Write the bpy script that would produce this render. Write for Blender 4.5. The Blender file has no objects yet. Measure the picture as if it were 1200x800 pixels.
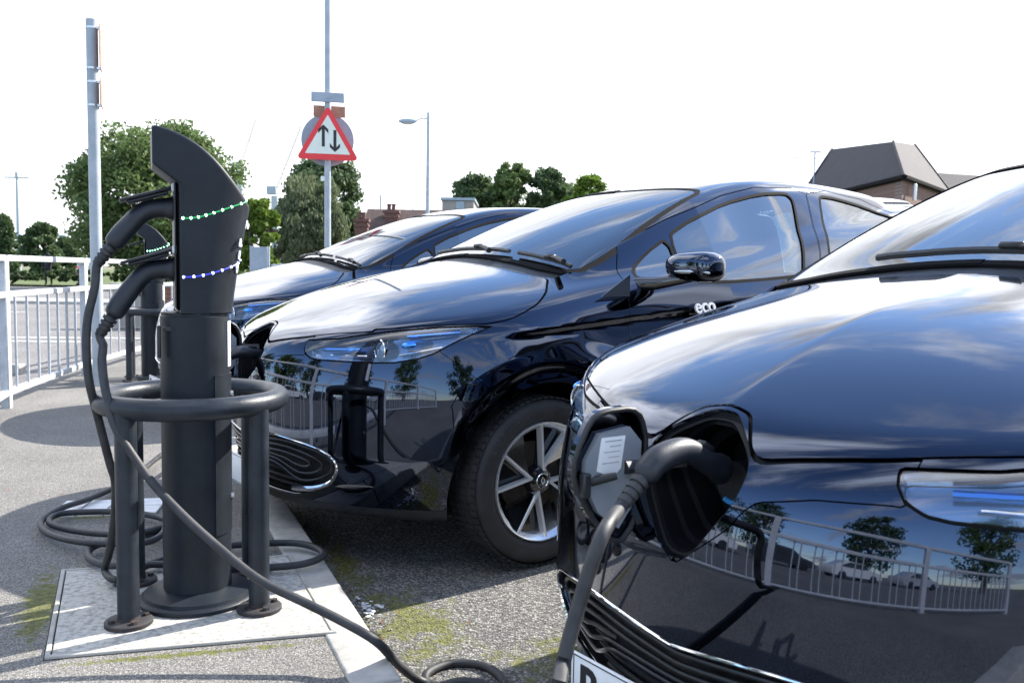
import bpy, bmesh, math, random
import numpy as np
from mathutils import Vector, Matrix, noise
R = math.radians
sc = bpy.context.scene
COL = sc.collection
random.seed(7); rng = np.random.default_rng(7)

# ---------------------------------------------------------------- camera
cam = bpy.data.cameras.new('camera'); cam_o = bpy.data.objects.new('camera', cam); COL.objects.link(cam_o); sc.camera = cam_o
cam.sensor_width = 36; cam.lens = 31.5; cam.clip_end = 4000; cam.clip_start = .05
cam_o.matrix_world = Matrix.Translation((0, 0, 1.073)) @ Matrix.Rotation(R(90-4.46), 4, 'X') @ Matrix.Rotation(R(.93), 4, 'Z')
cam.dof.use_dof = True; cam.dof.focus_distance = 3.0; cam.dof.aperture_fstop = 9.0
# ---------------------------------------------------------------- world, sun, exposure
SUN_AZ, SUN_EL = R(36.5), R(36.5)                 # azimuth from +X towards +Y
sdir = Vector((math.cos(SUN_AZ)*math.cos(SUN_EL), math.sin(SUN_AZ)*math.cos(SUN_EL), math.sin(SUN_EL)))
w = bpy.data.worlds.new('World'); sc.world = w; w.use_nodes = True
nt = w.node_tree; N = nt.nodes; Lk = nt.links
bg = N['Background']; bg.inputs[1].default_value = .15
sky = N.new('ShaderNodeTexSky'); sky.sky_type = 'NISHITA'; sky.sun_disc = False
sky.sun_elevation = SUN_EL; sky.sun_rotation = R(90)-SUN_AZ; sky.air_density = .9; sky.dust_density = .08; sky.ozone_density = 3.0
tc = N.new('ShaderNodeTexCoord')
sep = N.new('ShaderNodeSeparateXYZ'); Lk.new(tc.outputs['Generated'], sep.inputs[0])
def M_(op, a, b=None, c=None, tree=None):
    n = (tree or nt).nodes.new('ShaderNodeMath'); n.operation = op
    for i, x in enumerate((a, b, c)):
        if x is None: continue
        if isinstance(x, (int, float)): n.inputs[i].default_value = x
        else: (tree or nt).links.new(x, n.inputs[i])
    return n.outputs[0]
zz = M_('ADD', M_('MAXIMUM', sep.outputs[2], 0), .16)
cx = M_('DIVIDE', sep.outputs[0], zz); cy = M_('DIVIDE', sep.outputs[1], zz)
cmb = N.new('ShaderNodeCombineXYZ'); Lk.new(M_('MULTIPLY', cx, .55), cmb.inputs[0]); Lk.new(cy, cmb.inputs[1])
rot = N.new('ShaderNodeMapping'); rot.inputs['Rotation'].default_value = (0, 0, R(35)); Lk.new(cmb.outputs[0], rot.inputs[0])
n1 = N.new('ShaderNodeTexNoise'); n1.inputs['Scale'].default_value = 1.5; n1.inputs['Detail'].default_value = 9; n1.inputs['Roughness'].default_value = .58; n1.inputs['Distortion'].default_value = .8
Lk.new(rot.outputs[0], n1.inputs['Vector'])
dt = N.new('ShaderNodeVectorMath'); dt.operation = 'DOT_PRODUCT'; Lk.new(tc.outputs['Generated'], dt.inputs[0]); dt.inputs[1].default_value = (.42, .90, .12)
lowz = nt.nodes.new('ShaderNodeMapRange'); Lk.new(sep.outputs[2], lowz.inputs[0]); lowz.inputs[1].default_value = .58; lowz.inputs[2].default_value = .12
sw = M_('MULTIPLY', M_('MULTIPLY', M_('MAXIMUM', dt.outputs['Value'], -.10), lowz.outputs[0]), .62)     # a bank of thin bright cloud lies ahead, broken cloud behind
cov = M_('ADD', n1.outputs[0], sw)
mr = N.new('ShaderNodeMapRange'); mr.interpolation_type = 'SMOOTHSTEP'; Lk.new(cov, mr.inputs[0]); mr.inputs[1].default_value = .46; mr.inputs[2].default_value = .60
toward = N.new('ShaderNodeMapRange'); Lk.new(dt.outputs['Value'], toward.inputs[0]); toward.inputs[1].default_value = -.6; toward.inputs[2].default_value = .9
toward.inputs[3].default_value = 3.6; toward.inputs[4].default_value = 4.6
n3 = N.new('ShaderNodeTexNoise'); n3.inputs['Scale'].default_value = 1.7; n3.inputs['Detail'].default_value = 10; n3.inputs['Roughness'].default_value = .62; n3.inputs['Distortion'].default_value = .9; Lk.new(rot.outputs[0], n3.inputs['Vector'])
body = N.new('ShaderNodeMapRange'); body.interpolation_type = 'SMOOTHSTEP'; Lk.new(n3.outputs[0], body.inputs[0]); body.inputs[1].default_value = .34; body.inputs[2].default_value = .68; body.inputs[3].default_value = .30; body.inputs[4].default_value = 2.2
hi_ = N.new('ShaderNodeMapRange'); Lk.new(sep.outputs[2], hi_.inputs[0]); hi_.inputs[1].default_value = .30; hi_.inputs[2].default_value = .55
bm_ = N.new('ShaderNodeMix'); bm_.data_type = 'FLOAT'; Lk.new(hi_.outputs[0], bm_.inputs[0]); bm_.inputs[2].default_value = 1.1; Lk.new(body.outputs[0], bm_.inputs[3])
cb = M_('MULTIPLY', toward.outputs[0], bm_.outputs[0])
cl = N.new('ShaderNodeCombineXYZ')
Lk.new(M_('MULTIPLY', cb, .96), cl.inputs[0]); Lk.new(M_('MULTIPLY', cb, .98), cl.inputs[1]); Lk.new(M_('MULTIPLY', cb, 1.04), cl.inputs[2])
mx = N.new('ShaderNodeMix'); mx.data_type = 'RGBA'; Lk.new(mr.outputs[0], mx.inputs[0]); Lk.new(sky.outputs[0], mx.inputs[6]); Lk.new(cl.outputs[0], mx.inputs[7])
Lk.new(mx.outputs[2], bg.inputs[0])
sun = bpy.data.lights.new('sun', 'SUN'); sun.energy = 4.2; sun.angle = R(.55); sun.color = (1, .95, .87)
so = bpy.data.objects.new('sun', sun); COL.objects.link(so); so.rotation_euler = (-sdir).to_track_quat('-Z', 'Y').to_euler()
sc.view_settings.view_transform = 'Standard'; sc.view_settings.look = 'None'; sc.view_settings.exposure = 1.5; sc.view_settings.gamma = 1

# ---------------------------------------------------------------- materials
MATS = {}
def mat(name, col=(.5, .5, .5), rough=.5, metal=0, coat=0, emit=None, estr=0, spec=.5, **kw):
    if name in MATS: return MATS[name]
    m = bpy.data.materials.new(name); m.use_nodes = True; b = m.node_tree.nodes['Principled BSDF']
    b.inputs['Base Color'].default_value = (*col, 1); b.inputs['Roughness'].default_value = rough; b.inputs['Metallic'].default_value = metal
    b.inputs['Coat Weight'].default_value = coat; b.inputs['Coat Roughness'].default_value = .015; b.inputs['Specular IOR Level'].default_value = spec
    if emit: b.inputs['Emission Color'].default_value = (*emit, 1); b.inputs['Emission Strength'].default_value = estr
    MATS[name] = m; return m
def nd(m, kind, **inp):
    n = m.node_tree.nodes.new(kind)
    for k, v in inp.items():
        if hasattr(n, k) and k not in n.inputs: setattr(n, k, v)
        else: n.inputs[k.replace('_', ' ')].default_value = v
    return n
def lk(m, a, b): m.node_tree.links.new(a, b)
def varied(name, c1, c2, scale=8, rough=.6, rough2=None, bump=.0, bscale=None, metal=0, detail=6, coord='Object', spec=.5, lo=.35, hi=.65, coat=0):
    """colour noise between c1 and c2, wear in the roughness, fine bump"""
    if name in MATS: return MATS[name]
    m = mat(name, c1, rough, metal, spec=spec, coat=coat); b = m.node_tree.nodes['Principled BSDF']
    t = nd(m, 'ShaderNodeTexCoord'); n = nd(m, 'ShaderNodeTexNoise', Scale=scale, Detail=detail, Roughness=.65)
    lk(m, t.outputs[coord], n.inputs['Vector'])
    r = nd(m, 'ShaderNodeValToRGB'); e = r.color_ramp.elements; e[0].position = lo; e[1].position = hi; e[0].color = (*c1, 1); e[1].color = (*c2, 1)
    lk(m, n.outputs[0], r.inputs[0]); lk(m, r.outputs[0], b.inputs['Base Color'])
    if rough2 is not None:
        q = nd(m, 'ShaderNodeMapRange'); q.inputs[3].default_value = rough; q.inputs[4].default_value = rough2
        q.inputs[1].default_value = .3; q.inputs[2].default_value = .7; lk(m, n.outputs[0], q.inputs[0]); lk(m, q.outputs[0], b.inputs['Roughness'])
    if bump:
        n2 = nd(m, 'ShaderNodeTexNoise', Scale=bscale or scale*8, Detail=4); lk(m, t.outputs[coord], n2.inputs['Vector'])
        bp = nd(m, 'ShaderNodeBump', Strength=1.0, Distance=bump); lk(m, n2.outputs[0], bp.inputs['Height']); lk(m, bp.outputs[0], b.inputs['Normal'])
    return m
# car paint: near black navy with a clear coat, a little dust
def paint(name, c, c2, metal=.5):
    m = mat(name, c, .05, metal, coat=1.0, spec=.5); b = m.node_tree.nodes['Principled BSDF']; b.inputs['Coat IOR'].default_value = 1.55; b.inputs['Coat Roughness'].default_value = .008
    t = nd(m, 'ShaderNodeTexCoord'); n = nd(m, 'ShaderNodeTexNoise', Scale=900., Detail=2); lk(m, t.outputs['Object'], n.inputs['Vector'])
    r = nd(m, 'ShaderNodeValToRGB'); r.color_ramp.elements[0].color = (*c, 1); r.color_ramp.elements[1].color = (*c2, 1); lk(m, n.outputs[0], r.inputs[0]); lk(m, r.outputs[0], b.inputs['Base Color'])
    n2 = nd(m, 'ShaderNodeTexNoise', Scale=3.5, Detail=8, Roughness=.7); lk(m, t.outputs['Object'], n2.inputs['Vector'])
    q = nd(m, 'ShaderNodeMapRange'); q.inputs[1].default_value = .45; q.inputs[2].default_value = .8; q.inputs[3].default_value = .004; q.inputs[4].default_value = .014
    lk(m, n2.outputs[0], q.inputs[0]); lk(m, q.outputs[0], b.inputs['Coat Roughness']); return m
NAVY = paint('navy_paint', (.005, .013, .036), (.009, .023, .056), 1.0)
def glass(name, tint, fmin=.06, fmax=1.0, rough=0.0, power=4.0):
    m = mat(name, tint, 0); nt_ = m.node_tree; nt_.nodes.remove(nt_.nodes['Principled BSDF']); out = nt_.nodes['Material Output']
    tr = nd(m, 'ShaderNodeBsdfTransparent'); tr.inputs[0].default_value = (*tint, 1)
    gl = nd(m, 'ShaderNodeBsdfGlossy'); gl.inputs['Roughness'].default_value = rough; gl.inputs[0].default_value = (.96, .98, 1, 1)
    lw = nd(m, 'ShaderNodeFresnel', IOR=1.52)
    q = nd(m, 'ShaderNodeMapRange'); q.inputs[1].default_value = 0; q.inputs[2].default_value = 1; q.inputs[3].default_value = fmin; q.inputs[4].default_value = fmax
    lk(m, lw.outputs[0], q.inputs[0]); mxs = nd(m, 'ShaderNodeMixShader'); lk(m, q.outputs[0], mxs.inputs[0]); lk(m, tr.outputs[0], mxs.inputs[1]); lk(m, gl.outputs[0], mxs.inputs[2])
    lk(m, mxs.outputs[0], out.inputs[0]); return m
WGLASS = glass('windscreen_glass', (.36, .46, .48), .15); SGLASS = glass('side_glass', (.20, .26, .28), .20); LENS = glass('clear_lens', (.90, .93, .96), .06)
PORTB = varied('black_plastic', (.010, .011, .013), (.022, .023, .026), 30, .42, .6, .0004, 400)
RUBBER = varied('tyre_rubber', (.012, .012, .013), (.030, .030, .031), 14, .65, .85, .0006, 500)
SEAL = mat('rubber_seal', (.008, .008, .009), .85, spec=.08)
SHELL = mat('inner_black', (.004, .004, .005), .8)
CHROME = mat('chrome', (.85, .86, .88), .06, 1)
MACHINED = varied('machined_alloy', (.66, .67, .69), (.74, .75, .77), 4, .20, .28, .0, metal=.75)
GLOSSBLACK = mat('gloss_black', (.010, .010, .012), .08, coat=1)
STEEL = varied('brake_steel', (.10, .09, .085), (.22, .17, .13), 22, .5, .8, metal=.7)
BLUECHROME = mat('blue_reflector', (.10, .34, .85), .12, .9)
SEATM = varied('seat_fabric', (.020, .022, .026), (.05, .052, .058), 50, .9, .9, .001, 300)
DASHM = varied('dashboard_plastic', (.10, .105, .11), (.15, .155, .16), 20, .7, .8, .0005, 500)
WHITEP = varied('white_label', (.78, .79, .80), (.86, .86, .86), 6, .5)
GREYP = mat('printed_grey', (.30, .31, .33), .6); INK = mat('black_ink', (.012, .012, .014), .5); WHITEINK = mat('white_ink', (.82, .83, .85), .4)
PLATE = varied('number_plate_white', (.70, .72, .74), (.80, .81, .82), 9, .35)
REDLENS = mat('red_lens', (.35, .01, .01), .15, coat=1)
POSTM = varied('post_paint', (.009, .012, .017), (.015, .020, .028), 9, .42, .54, .0003, 240, spec=.28)
STEELP = varied('dark_steel_paint', (.012, .016, .022), (.026, .032, .042), 12, .32, .48, .0005, 160, spec=.35)
RUST = varied('rusty_flange', (.022, .022, .025), (.075, .045, .032), 35, .6, .85, .001, 260, lo=.5, hi=.75)
CABLEM = varied('cable_rubber', (.014, .015, .018), (.045, .045, .048), 16, .48, .7, .0003, 500)
PLUGM = varied('plug_plastic', (.008, .010, .015), (.014, .017, .025), 18, .38, .5, .0003, 600)
GALV = varied('galvanised_paint', (.30, .34, .38), (.40, .44, .48), 7, .45, .6, .0004, 90)
FENCEM = varied('fence_galvanised', (.40, .42, .45), (.54, .56, .58), 11, .42, .6, .0004, 120)
FENCEG = varied('fence_bar_grey', (.34, .37, .40), (.46, .48, .50), 15, .45, .6)
SIGNG = varied('sign_back_grey', (.26, .31, .37), (.33, .38, .44), 5, .5, .6)
SIGNRED = mat('sign_red', (.72, .03, .035), .35); SIGNW = varied('sign_cream', (.66, .70, .62), (.74, .77, .70), 4, .4)
BROWNP = varied('weathered_plate', (.30, .15, .10), (.45, .25, .17), 10, .7)
SLABM = None

# ---------------------------------------------------------------- object helpers
def link(o, parent=None):
    COL.objects.link(o)
    if parent is not None: o.parent = parent
    return o
def tag(o, label=None, cat=None, group=None, kind=None):
    for k, v in (('label', label), ('category', cat), ('group', group), ('kind', kind)):
        if v: o[k] = v
    return o
def empty(name, loc=(0, 0, 0), rz=0, **kw):
    o = bpy.data.objects.new(name, None); o.location = loc; o.rotation_euler = (0, 0, rz); o.empty_display_size = .1; link(o); return tag(o, **kw)
def from_py(name, V, F, m, parent=None, smooth=True, normals=None, **kw):
    me = bpy.data.meshes.new(name); me.from_pydata([tuple(map(float, v)) for v in V], [], [tuple(int(i) for i in f) for f in F])
    for mm in (m if isinstance(m, (list, tuple)) else [m]): me.materials.append(mm)
    if smooth: me.polygons.foreach_set('use_smooth', [True]*len(me.polygons))
    if normals is not None: me.normals_split_custom_set_from_vertices([tuple(map(float, n)) for n in normals])
    return tag(link(bpy.data.objects.new(name, me), parent), **kw)
class MB:
    """collects shapes, then builds ONE mesh object"""
    def __init__(s): s.bm = bmesh.new()
    def box(s, c, d, rot=None, bev=0, seg=1):
        r = bmesh.ops.create_cube(s.bm, size=1); vs = r['verts']
        Mx = Matrix.Translation(c) @ (rot.to_4x4() if rot is not None else Matrix()) @ Matrix.Diagonal((*d, 1))
        bmesh.ops.transform(s.bm, matrix=Mx, verts=vs)
        if bev:
            es = list({e for v in vs for e in v.link_edges}); bmesh.ops.bevel(s.bm, geom=es, offset=bev, segments=seg, affect='EDGES', profile=.5)
        return s
    def cyl(s, a, b, r, r2=None, n=16, caps=True):
        a, b = Vector(a), Vector(b); d = b-a; L = d.length
        q = d.to_track_quat('Z', 'Y').to_matrix().to_4x4()
        bmesh.ops.create_cone(s.bm, cap_ends=caps, segments=n, radius1=r, radius2=r if r2 is None else r2, depth=L, matrix=Matrix.Translation((a+b)/2) @ q); return s
    def sphere(s, c, r, u=16, v=10, sc_=(1, 1, 1)):
        bmesh.ops.create_uvsphere(s.bm, u_segments=u, v_segments=v, radius=r, matrix=Matrix.Translation(c) @ Matrix.Diagonal((*sc_, 1))); return s
    def tube(s, pts, r, n=10, caps=True, closed=False, flat=None):
        """pts list of Vector; r float or list"""
        pts = [Vector(p) for p in pts]; k = len(pts); rr = r if isinstance(r, (list, tuple)) else [r]*k
        rings = []; up = None
        for i, p in enumerate(pts):
            a = pts[(i-1) % k] if (closed or i > 0) else p; b = pts[(i+1) % k] if (closed or i < k-1) else p
            t = (b-a).normalized()
            if up is None: up = t.orthogonal().normalized()
            up = (up-t*up.dot(t)).normalized(); sd = t.cross(up)
            f2 = flat or 1
            rings.append([s.bm.verts.new(p+(up*math.cos(2*math.pi*j/n)*f2+sd*math.sin(2*math.pi*j/n))*rr[i]) for j in range(n)])
        m = k if closed else k-1
        for i in range(m):
            A, B = rings[i], rings[(i+1) % k]; off = 0
            if closed and i == k-1: off = min(range(n), key=lambda o: (A[0].co-B[o].co).length)
            for j in range(n): s.bm.faces.new((A[j], A[(j+1) % n], B[(j+1+off) % n], B[(j+off) % n]))
        if caps and not closed: s.bm.faces.new(rings[0][::-1]); s.bm.faces.new(rings[-1])
        return s
    def lathe(s, prof, n=32, M=None, caps=True):
        """prof [(r, z)]"""
        rings = []
        for r, z in prof: rings.append([s.bm.verts.new((M or Matrix()) @ Vector((r*math.cos(2*math.pi*j/n), r*math.sin(2*math.pi*j/n), z))) for j in range(n)])
        for A, B in zip(rings, rings[1:]):
            for j in range(n): s.bm.faces.new((A[j], A[(j+1) % n], B[(j+1) % n], B[j]))
        if caps and prof[0][0] > 1e-5: s.bm.faces.new(rings[0][::-1])
        if caps and prof[-1][0] > 1e-5: s.bm.faces.new(rings[-1])
        return s
    def prism(s, poly, d, M=None, bev=0):
        """polygon in xy, extruded d along z"""
        M = M or Matrix(); a = [s.bm.verts.new(M @ Vector((x, y, 0))) for x, y in poly]; b = [s.bm.verts.new(M @ Vector((x, y, d))) for x, y in poly]
        n = len(poly); s.bm.faces.new(a[::-1]); s.bm.faces.new(b)
        for i in range(n): s.bm.faces.new((a[i], a[(i+1) % n], b[(i+1) % n], b[i]))
        return s
    def face(s, pts): s.bm.faces.new([s.bm.verts.new(p) for p in pts]); return s
    def build(s, name, m, parent=None, smooth=40, **kw):
        bmesh.ops.remove_doubles(s.bm, verts=s.bm.verts, dist=1e-6); bmesh.ops.recalc_face_normals(s.bm, faces=s.bm.faces)
        if smooth:
            for f in s.bm.faces: f.smooth = True
            th = R(smooth)
            for e in s.bm.edges:
                if len(e.link_faces) == 2 and e.calc_face_angle(0) > th: e.smooth = False
        me = bpy.data.meshes.new(name); s.bm.to_mesh(me); s.bm.free()
        for mm in (m if isinstance(m, (list, tuple)) else [m]): me.materials.append(mm)
        return tag(link(bpy.data.objects.new(name, me), parent), **kw)
def same(name, o, parent, M=None):
    """another object sharing o's mesh"""
    c = bpy.data.objects.new(name, o.data); link(c, parent)
    if M is not None: c.matrix_local = M
    return c
def text_mesh(name, txt, size, m, parent, M, depth=.0006, align='LEFT', bold=0):
    cu = bpy.data.curves.new(name, 'FONT'); cu.body = txt; cu.size = size; cu.extrude = depth; cu.offset = bold; cu.align_x = align; cu.resolution_u = 3
    t = bpy.data.objects.new(name, cu); COL.objects.link(t); bpy.context.view_layer.update()
    me = bpy.data.meshes.new_from_object(t); bpy.data.objects.remove(t); me.materials.clear(); me.materials.append(m)
    o = bpy.data.objects.new(name, me); link(o, parent); o.matrix_local = M; return o
def copy_tree(o, parent=None):
    c = o.copy(); COL.objects.link(c)
    if parent is not None: c.parent = parent; c.matrix_parent_inverse = o.matrix_parent_inverse.copy()
    for ch in list(KIDS.get(o.name, [])): copy_tree(ch, c)
    return c
KIDS = {}
def index_children():
    KIDS.clear()
    for o in bpy.data.objects:
        if o.parent: KIDS.setdefault(o.parent.name, []).append(o)
def smoothpath(P, step=.02):
    """Catmull-Rom through P"""
    P = [Vector(p) for p in P]; Q = [P[0]*2-P[1]]+P+[P[-1]*2-P[-2]]; out = []
    for i in range(1, len(Q)-2):
        a, b, c, d = Q[i-1:i+3]; n = max(2, int((c-b).length/step))
        for k in range(n):
            t = k/n; out.append(.5*((2*b)+(c-a)*t+(2*a-5*b+4*c-d)*t*t+(3*b-a-3*c+d)*t*t*t))
    out.append(P[-1]); return out
# ---------------------------------------------------------------- car body as an implicit surface (u back from the nose, v sideways, w up)
def _spl(xs, ys):
    """natural cubic spline through (xs, ys), linear beyond the ends"""
    xs = np.array(xs, float); ys = np.array(ys, float); n = len(xs)
    h = np.diff(xs); A = np.zeros((n, n)); r = np.zeros(n); A[0, 0] = A[-1, -1] = 1
    for i in range(1, n-1):
        A[i, i-1] = h[i-1]; A[i, i] = 2*(h[i-1]+h[i]); A[i, i+1] = h[i]
        r[i] = 6*((ys[i+1]-ys[i])/h[i]-(ys[i]-ys[i-1])/h[i-1])
    M = np.linalg.solve(A, r)
    s0 = (ys[1]-ys[0])/h[0]-h[0]*M[1]/6; s1 = (ys[-1]-ys[-2])/h[-1]+h[-1]*M[-2]/6
    def f(x):
        x = np.asarray(x, float); i = np.clip(np.searchsorted(xs, x)-1, 0, n-2)
        t = x-xs[i]; d = xs[i+1]-x; hh = h[i]
        y = (M[i]*d**3+M[i+1]*t**3)/(6*hh)+(ys[i]/hh-M[i]*hh/6)*d+(ys[i+1]/hh-M[i+1]*hh/6)*t
        y = np.where(x < xs[0], ys[0]+s0*(x-xs[0]), y)
        return np.where(x > xs[-1], ys[-1]+s1*(x-xs[-1]), y)
    return f
def _tab(f, a, b, n=1500):
    xs = np.linspace(a, b, n); ys = f(xs)
    return lambda x: np.interp(x, xs, ys)
def smax(a, b, k):
    h = np.maximum(k-np.abs(a-b), 0)/k
    return np.maximum(a, b)+h*h*h*k/6
def smin(a, b, k): return -smax(-a, -b, k)
def sstep(x, a, b):
    t = np.clip((x-a)/(b-a), 0, 1); return t*t*t*(t*(6*t-15)+10)
hoodZ = _spl([-.1, .05, .2, .45, .75, 1.0, 1.4], [.66, .80, .885, .985, 1.065, 1.115, 1.18])
planV = _spl([0, .25, .5, .84, 1.3, 2.0, 2.9, 3.5, 3.9, 4.1], [.795, .825, .848, .868, .866, .866, .868, .862, .83, .79])
glassZ = _spl([-.2, .15, .5, .8, 1.05, 1.3, 1.6, 2.1, 2.6, 3.0], [-.10, .075, .225, .335, .408, .455, .478, .475, .435, .37])
sideW = _spl([.1, .3, .5, .7, .85, .95, 1.05, 1.15], [.035, .010, 0, .006, .025, .048, .082, .13])
def crease_w(u): return .865+.075*(u-.69)+.012*(u-.69)**2
def F_top(u, v, w):
    hz = hoodZ(u)
    z = hz+.014-.10*v*v-.10*v**4-.045*np.sqrt(v*v+.010**2)    # a soft ridge runs down the middle from the badge
    return (w-z)/1.05
def F_front(u, v, w):
    uf = .50*v*v+.38*v**4
    lean = .55*np.maximum(w-.60, 0)**1.6+.60*np.maximum(.42-w, 0)**1.3
    return -(u-uf-lean)
def F_side(u, v, w):
    x = sideW(w)
    pl = planV(u)
    V = pl-x
    wc = crease_w(u); d = wc-w                                # undercut below the shoulder crease
    fade = sstep(u, .55, .80)*(1-sstep(u, 3.2, 3.8))
    V = V-fade*.022*sstep(d, -.004, .034)*(1-sstep(d, .05, .24))
    # wheel arch flares
    for cu in (.84, 3.428):
        r = np.sqrt((u-cu)**2+(w-.33)**2)
        V = V+.014*(1-sstep(r, .44, .60))-.024*(1-sstep(r, .375, .432))
    # sculpted hollow low in the doors
    V = V-.022*np.exp(-((u-2.1)/.75)**4)*np.exp(-((w-.40)/.13)**2)
    return v-V
def F_rear(u, v, w):
    return u-(4.075-.22*v*v-.25*v**6-.20*np.maximum(w-.75, 0)**1.5-.05*np.maximum(.35-w, 0))
def F_lower(u, v, w):
    a = smax(F_front(u, v, w), F_side(u, v, w), .22)
    a = smax(a, F_rear(u, v, w), .35)
    return smax(a, F_top(u, v, w), .085)
def F_roof(u, v, w):
    s = u-(.912+.40*v*v)
    z = 1.085+glassZ(s)-.045*v*v
    return (w-z)/1.08
def F_gside(u, v, w):
    V = .718-.50*(w-1.13)-.18*np.maximum(w-1.13, 0)**2-.035*np.maximum(u-2.6, 0)**2-.09*np.maximum(1.85-u, 0)+.02*sstep(u, 2.0, 2.5)
    return (v-V)/1.15
def F_grear(u, v, w): return (u-(3.98-.75*(w-1.0)-.2*v*v))/1.25
def F_green(u, v, w):
    a = smax(F_roof(u, v, w), F_gside(u, v, w), .10)
    a = smax(a, F_grear(u, v, w), .2)
    return np.maximum(np.maximum(a, .92-w), .70-u)
def F_body(u, v, w):
    v = np.abs(v)
    a = smin(F_lower(u, v, w), F_green(u, v, w), .05)
    return smax(a, .195-w, .03)
def gradF(F, P, e=5e-4):
    g = np.empty_like(P)
    for i in range(3):
        d = np.zeros(3); d[i] = e
        A = P+d; B = P-d
        g[:, i] = (F(A[:, 0], A[:, 1], A[:, 2])-F(B[:, 0], B[:, 1], B[:, 2]))/(2*e)
    return g
def surface_net(F, lo, hi, n, iters=4):
    """quads of the zero surface of F on a regular grid, pulled onto the surface; returns verts, quads, normals"""
    ax = [np.linspace(lo[i], hi[i], n[i]+1) for i in range(3)]
    G = np.stack(np.meshgrid(*ax, indexing='ij'), -1)
    S = np.empty(G.shape[:3])
    for i in range(G.shape[0]): S[i] = F(G[i, ..., 0], G[i, ..., 1], G[i, ..., 2])
    ins = S < 0
    c = [slice(0, -1), slice(1, None)]
    cells = np.zeros(tuple(n), int)
    for a in (0, 1):
        for b in (0, 1):
            for d in (0, 1): cells += ins[c[a], c[b], c[d]]
    act = (cells > 0) & (cells < 8)
    idx = -np.ones(tuple(n), int); idx[act] = np.arange(act.sum())
    I = np.argwhere(act); step = np.array([ax[i][1]-ax[i][0] for i in range(3)])
    P = np.array(lo)+(I+.5)*step
    for k in range(iters):
        g = gradF(F, P); f = F(P[:, 0], P[:, 1], P[:, 2])
        P = P-g*(f/np.maximum((g*g).sum(1), 1e-6))[:, None]
    quads = []
    for axis in range(3):
        sl0 = [slice(None)]*3; sl1 = [slice(None)]*3
        sl0[axis] = slice(0, -1); sl1[axis] = slice(1, None)
        E = ins[tuple(sl0)] != ins[tuple(sl1)]
        fl = ins[tuple(sl0)]
        o = [a for a in range(3) if a != axis]
        pts = np.argwhere(E)
        ok = (pts[:, o[0]] > 0) & (pts[:, o[1]] > 0) & (pts[:, o[0]] < n[o[0]]) & (pts[:, o[1]] < n[o[1]])
        pts = pts[ok]
        def cell(d0, d1):
            q = pts.copy(); q[:, o[0]] += d0; q[:, o[1]] += d1; return idx[q[:, 0], q[:, 1], q[:, 2]]
        Q = np.stack([cell(-1, -1), cell(0, -1), cell(0, 0), cell(-1, 0)], 1)
        flip = fl[pts[:, 0], pts[:, 1], pts[:, 2]]
        if axis == 1: flip = ~flip
        Q[~flip] = Q[~flip][:, ::-1]
        quads.append(Q)
    Q = np.concatenate(quads)
    N = gradF(F, P); N /= np.linalg.norm(N, axis=1)[:, None]
    return P, Q, N
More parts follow.
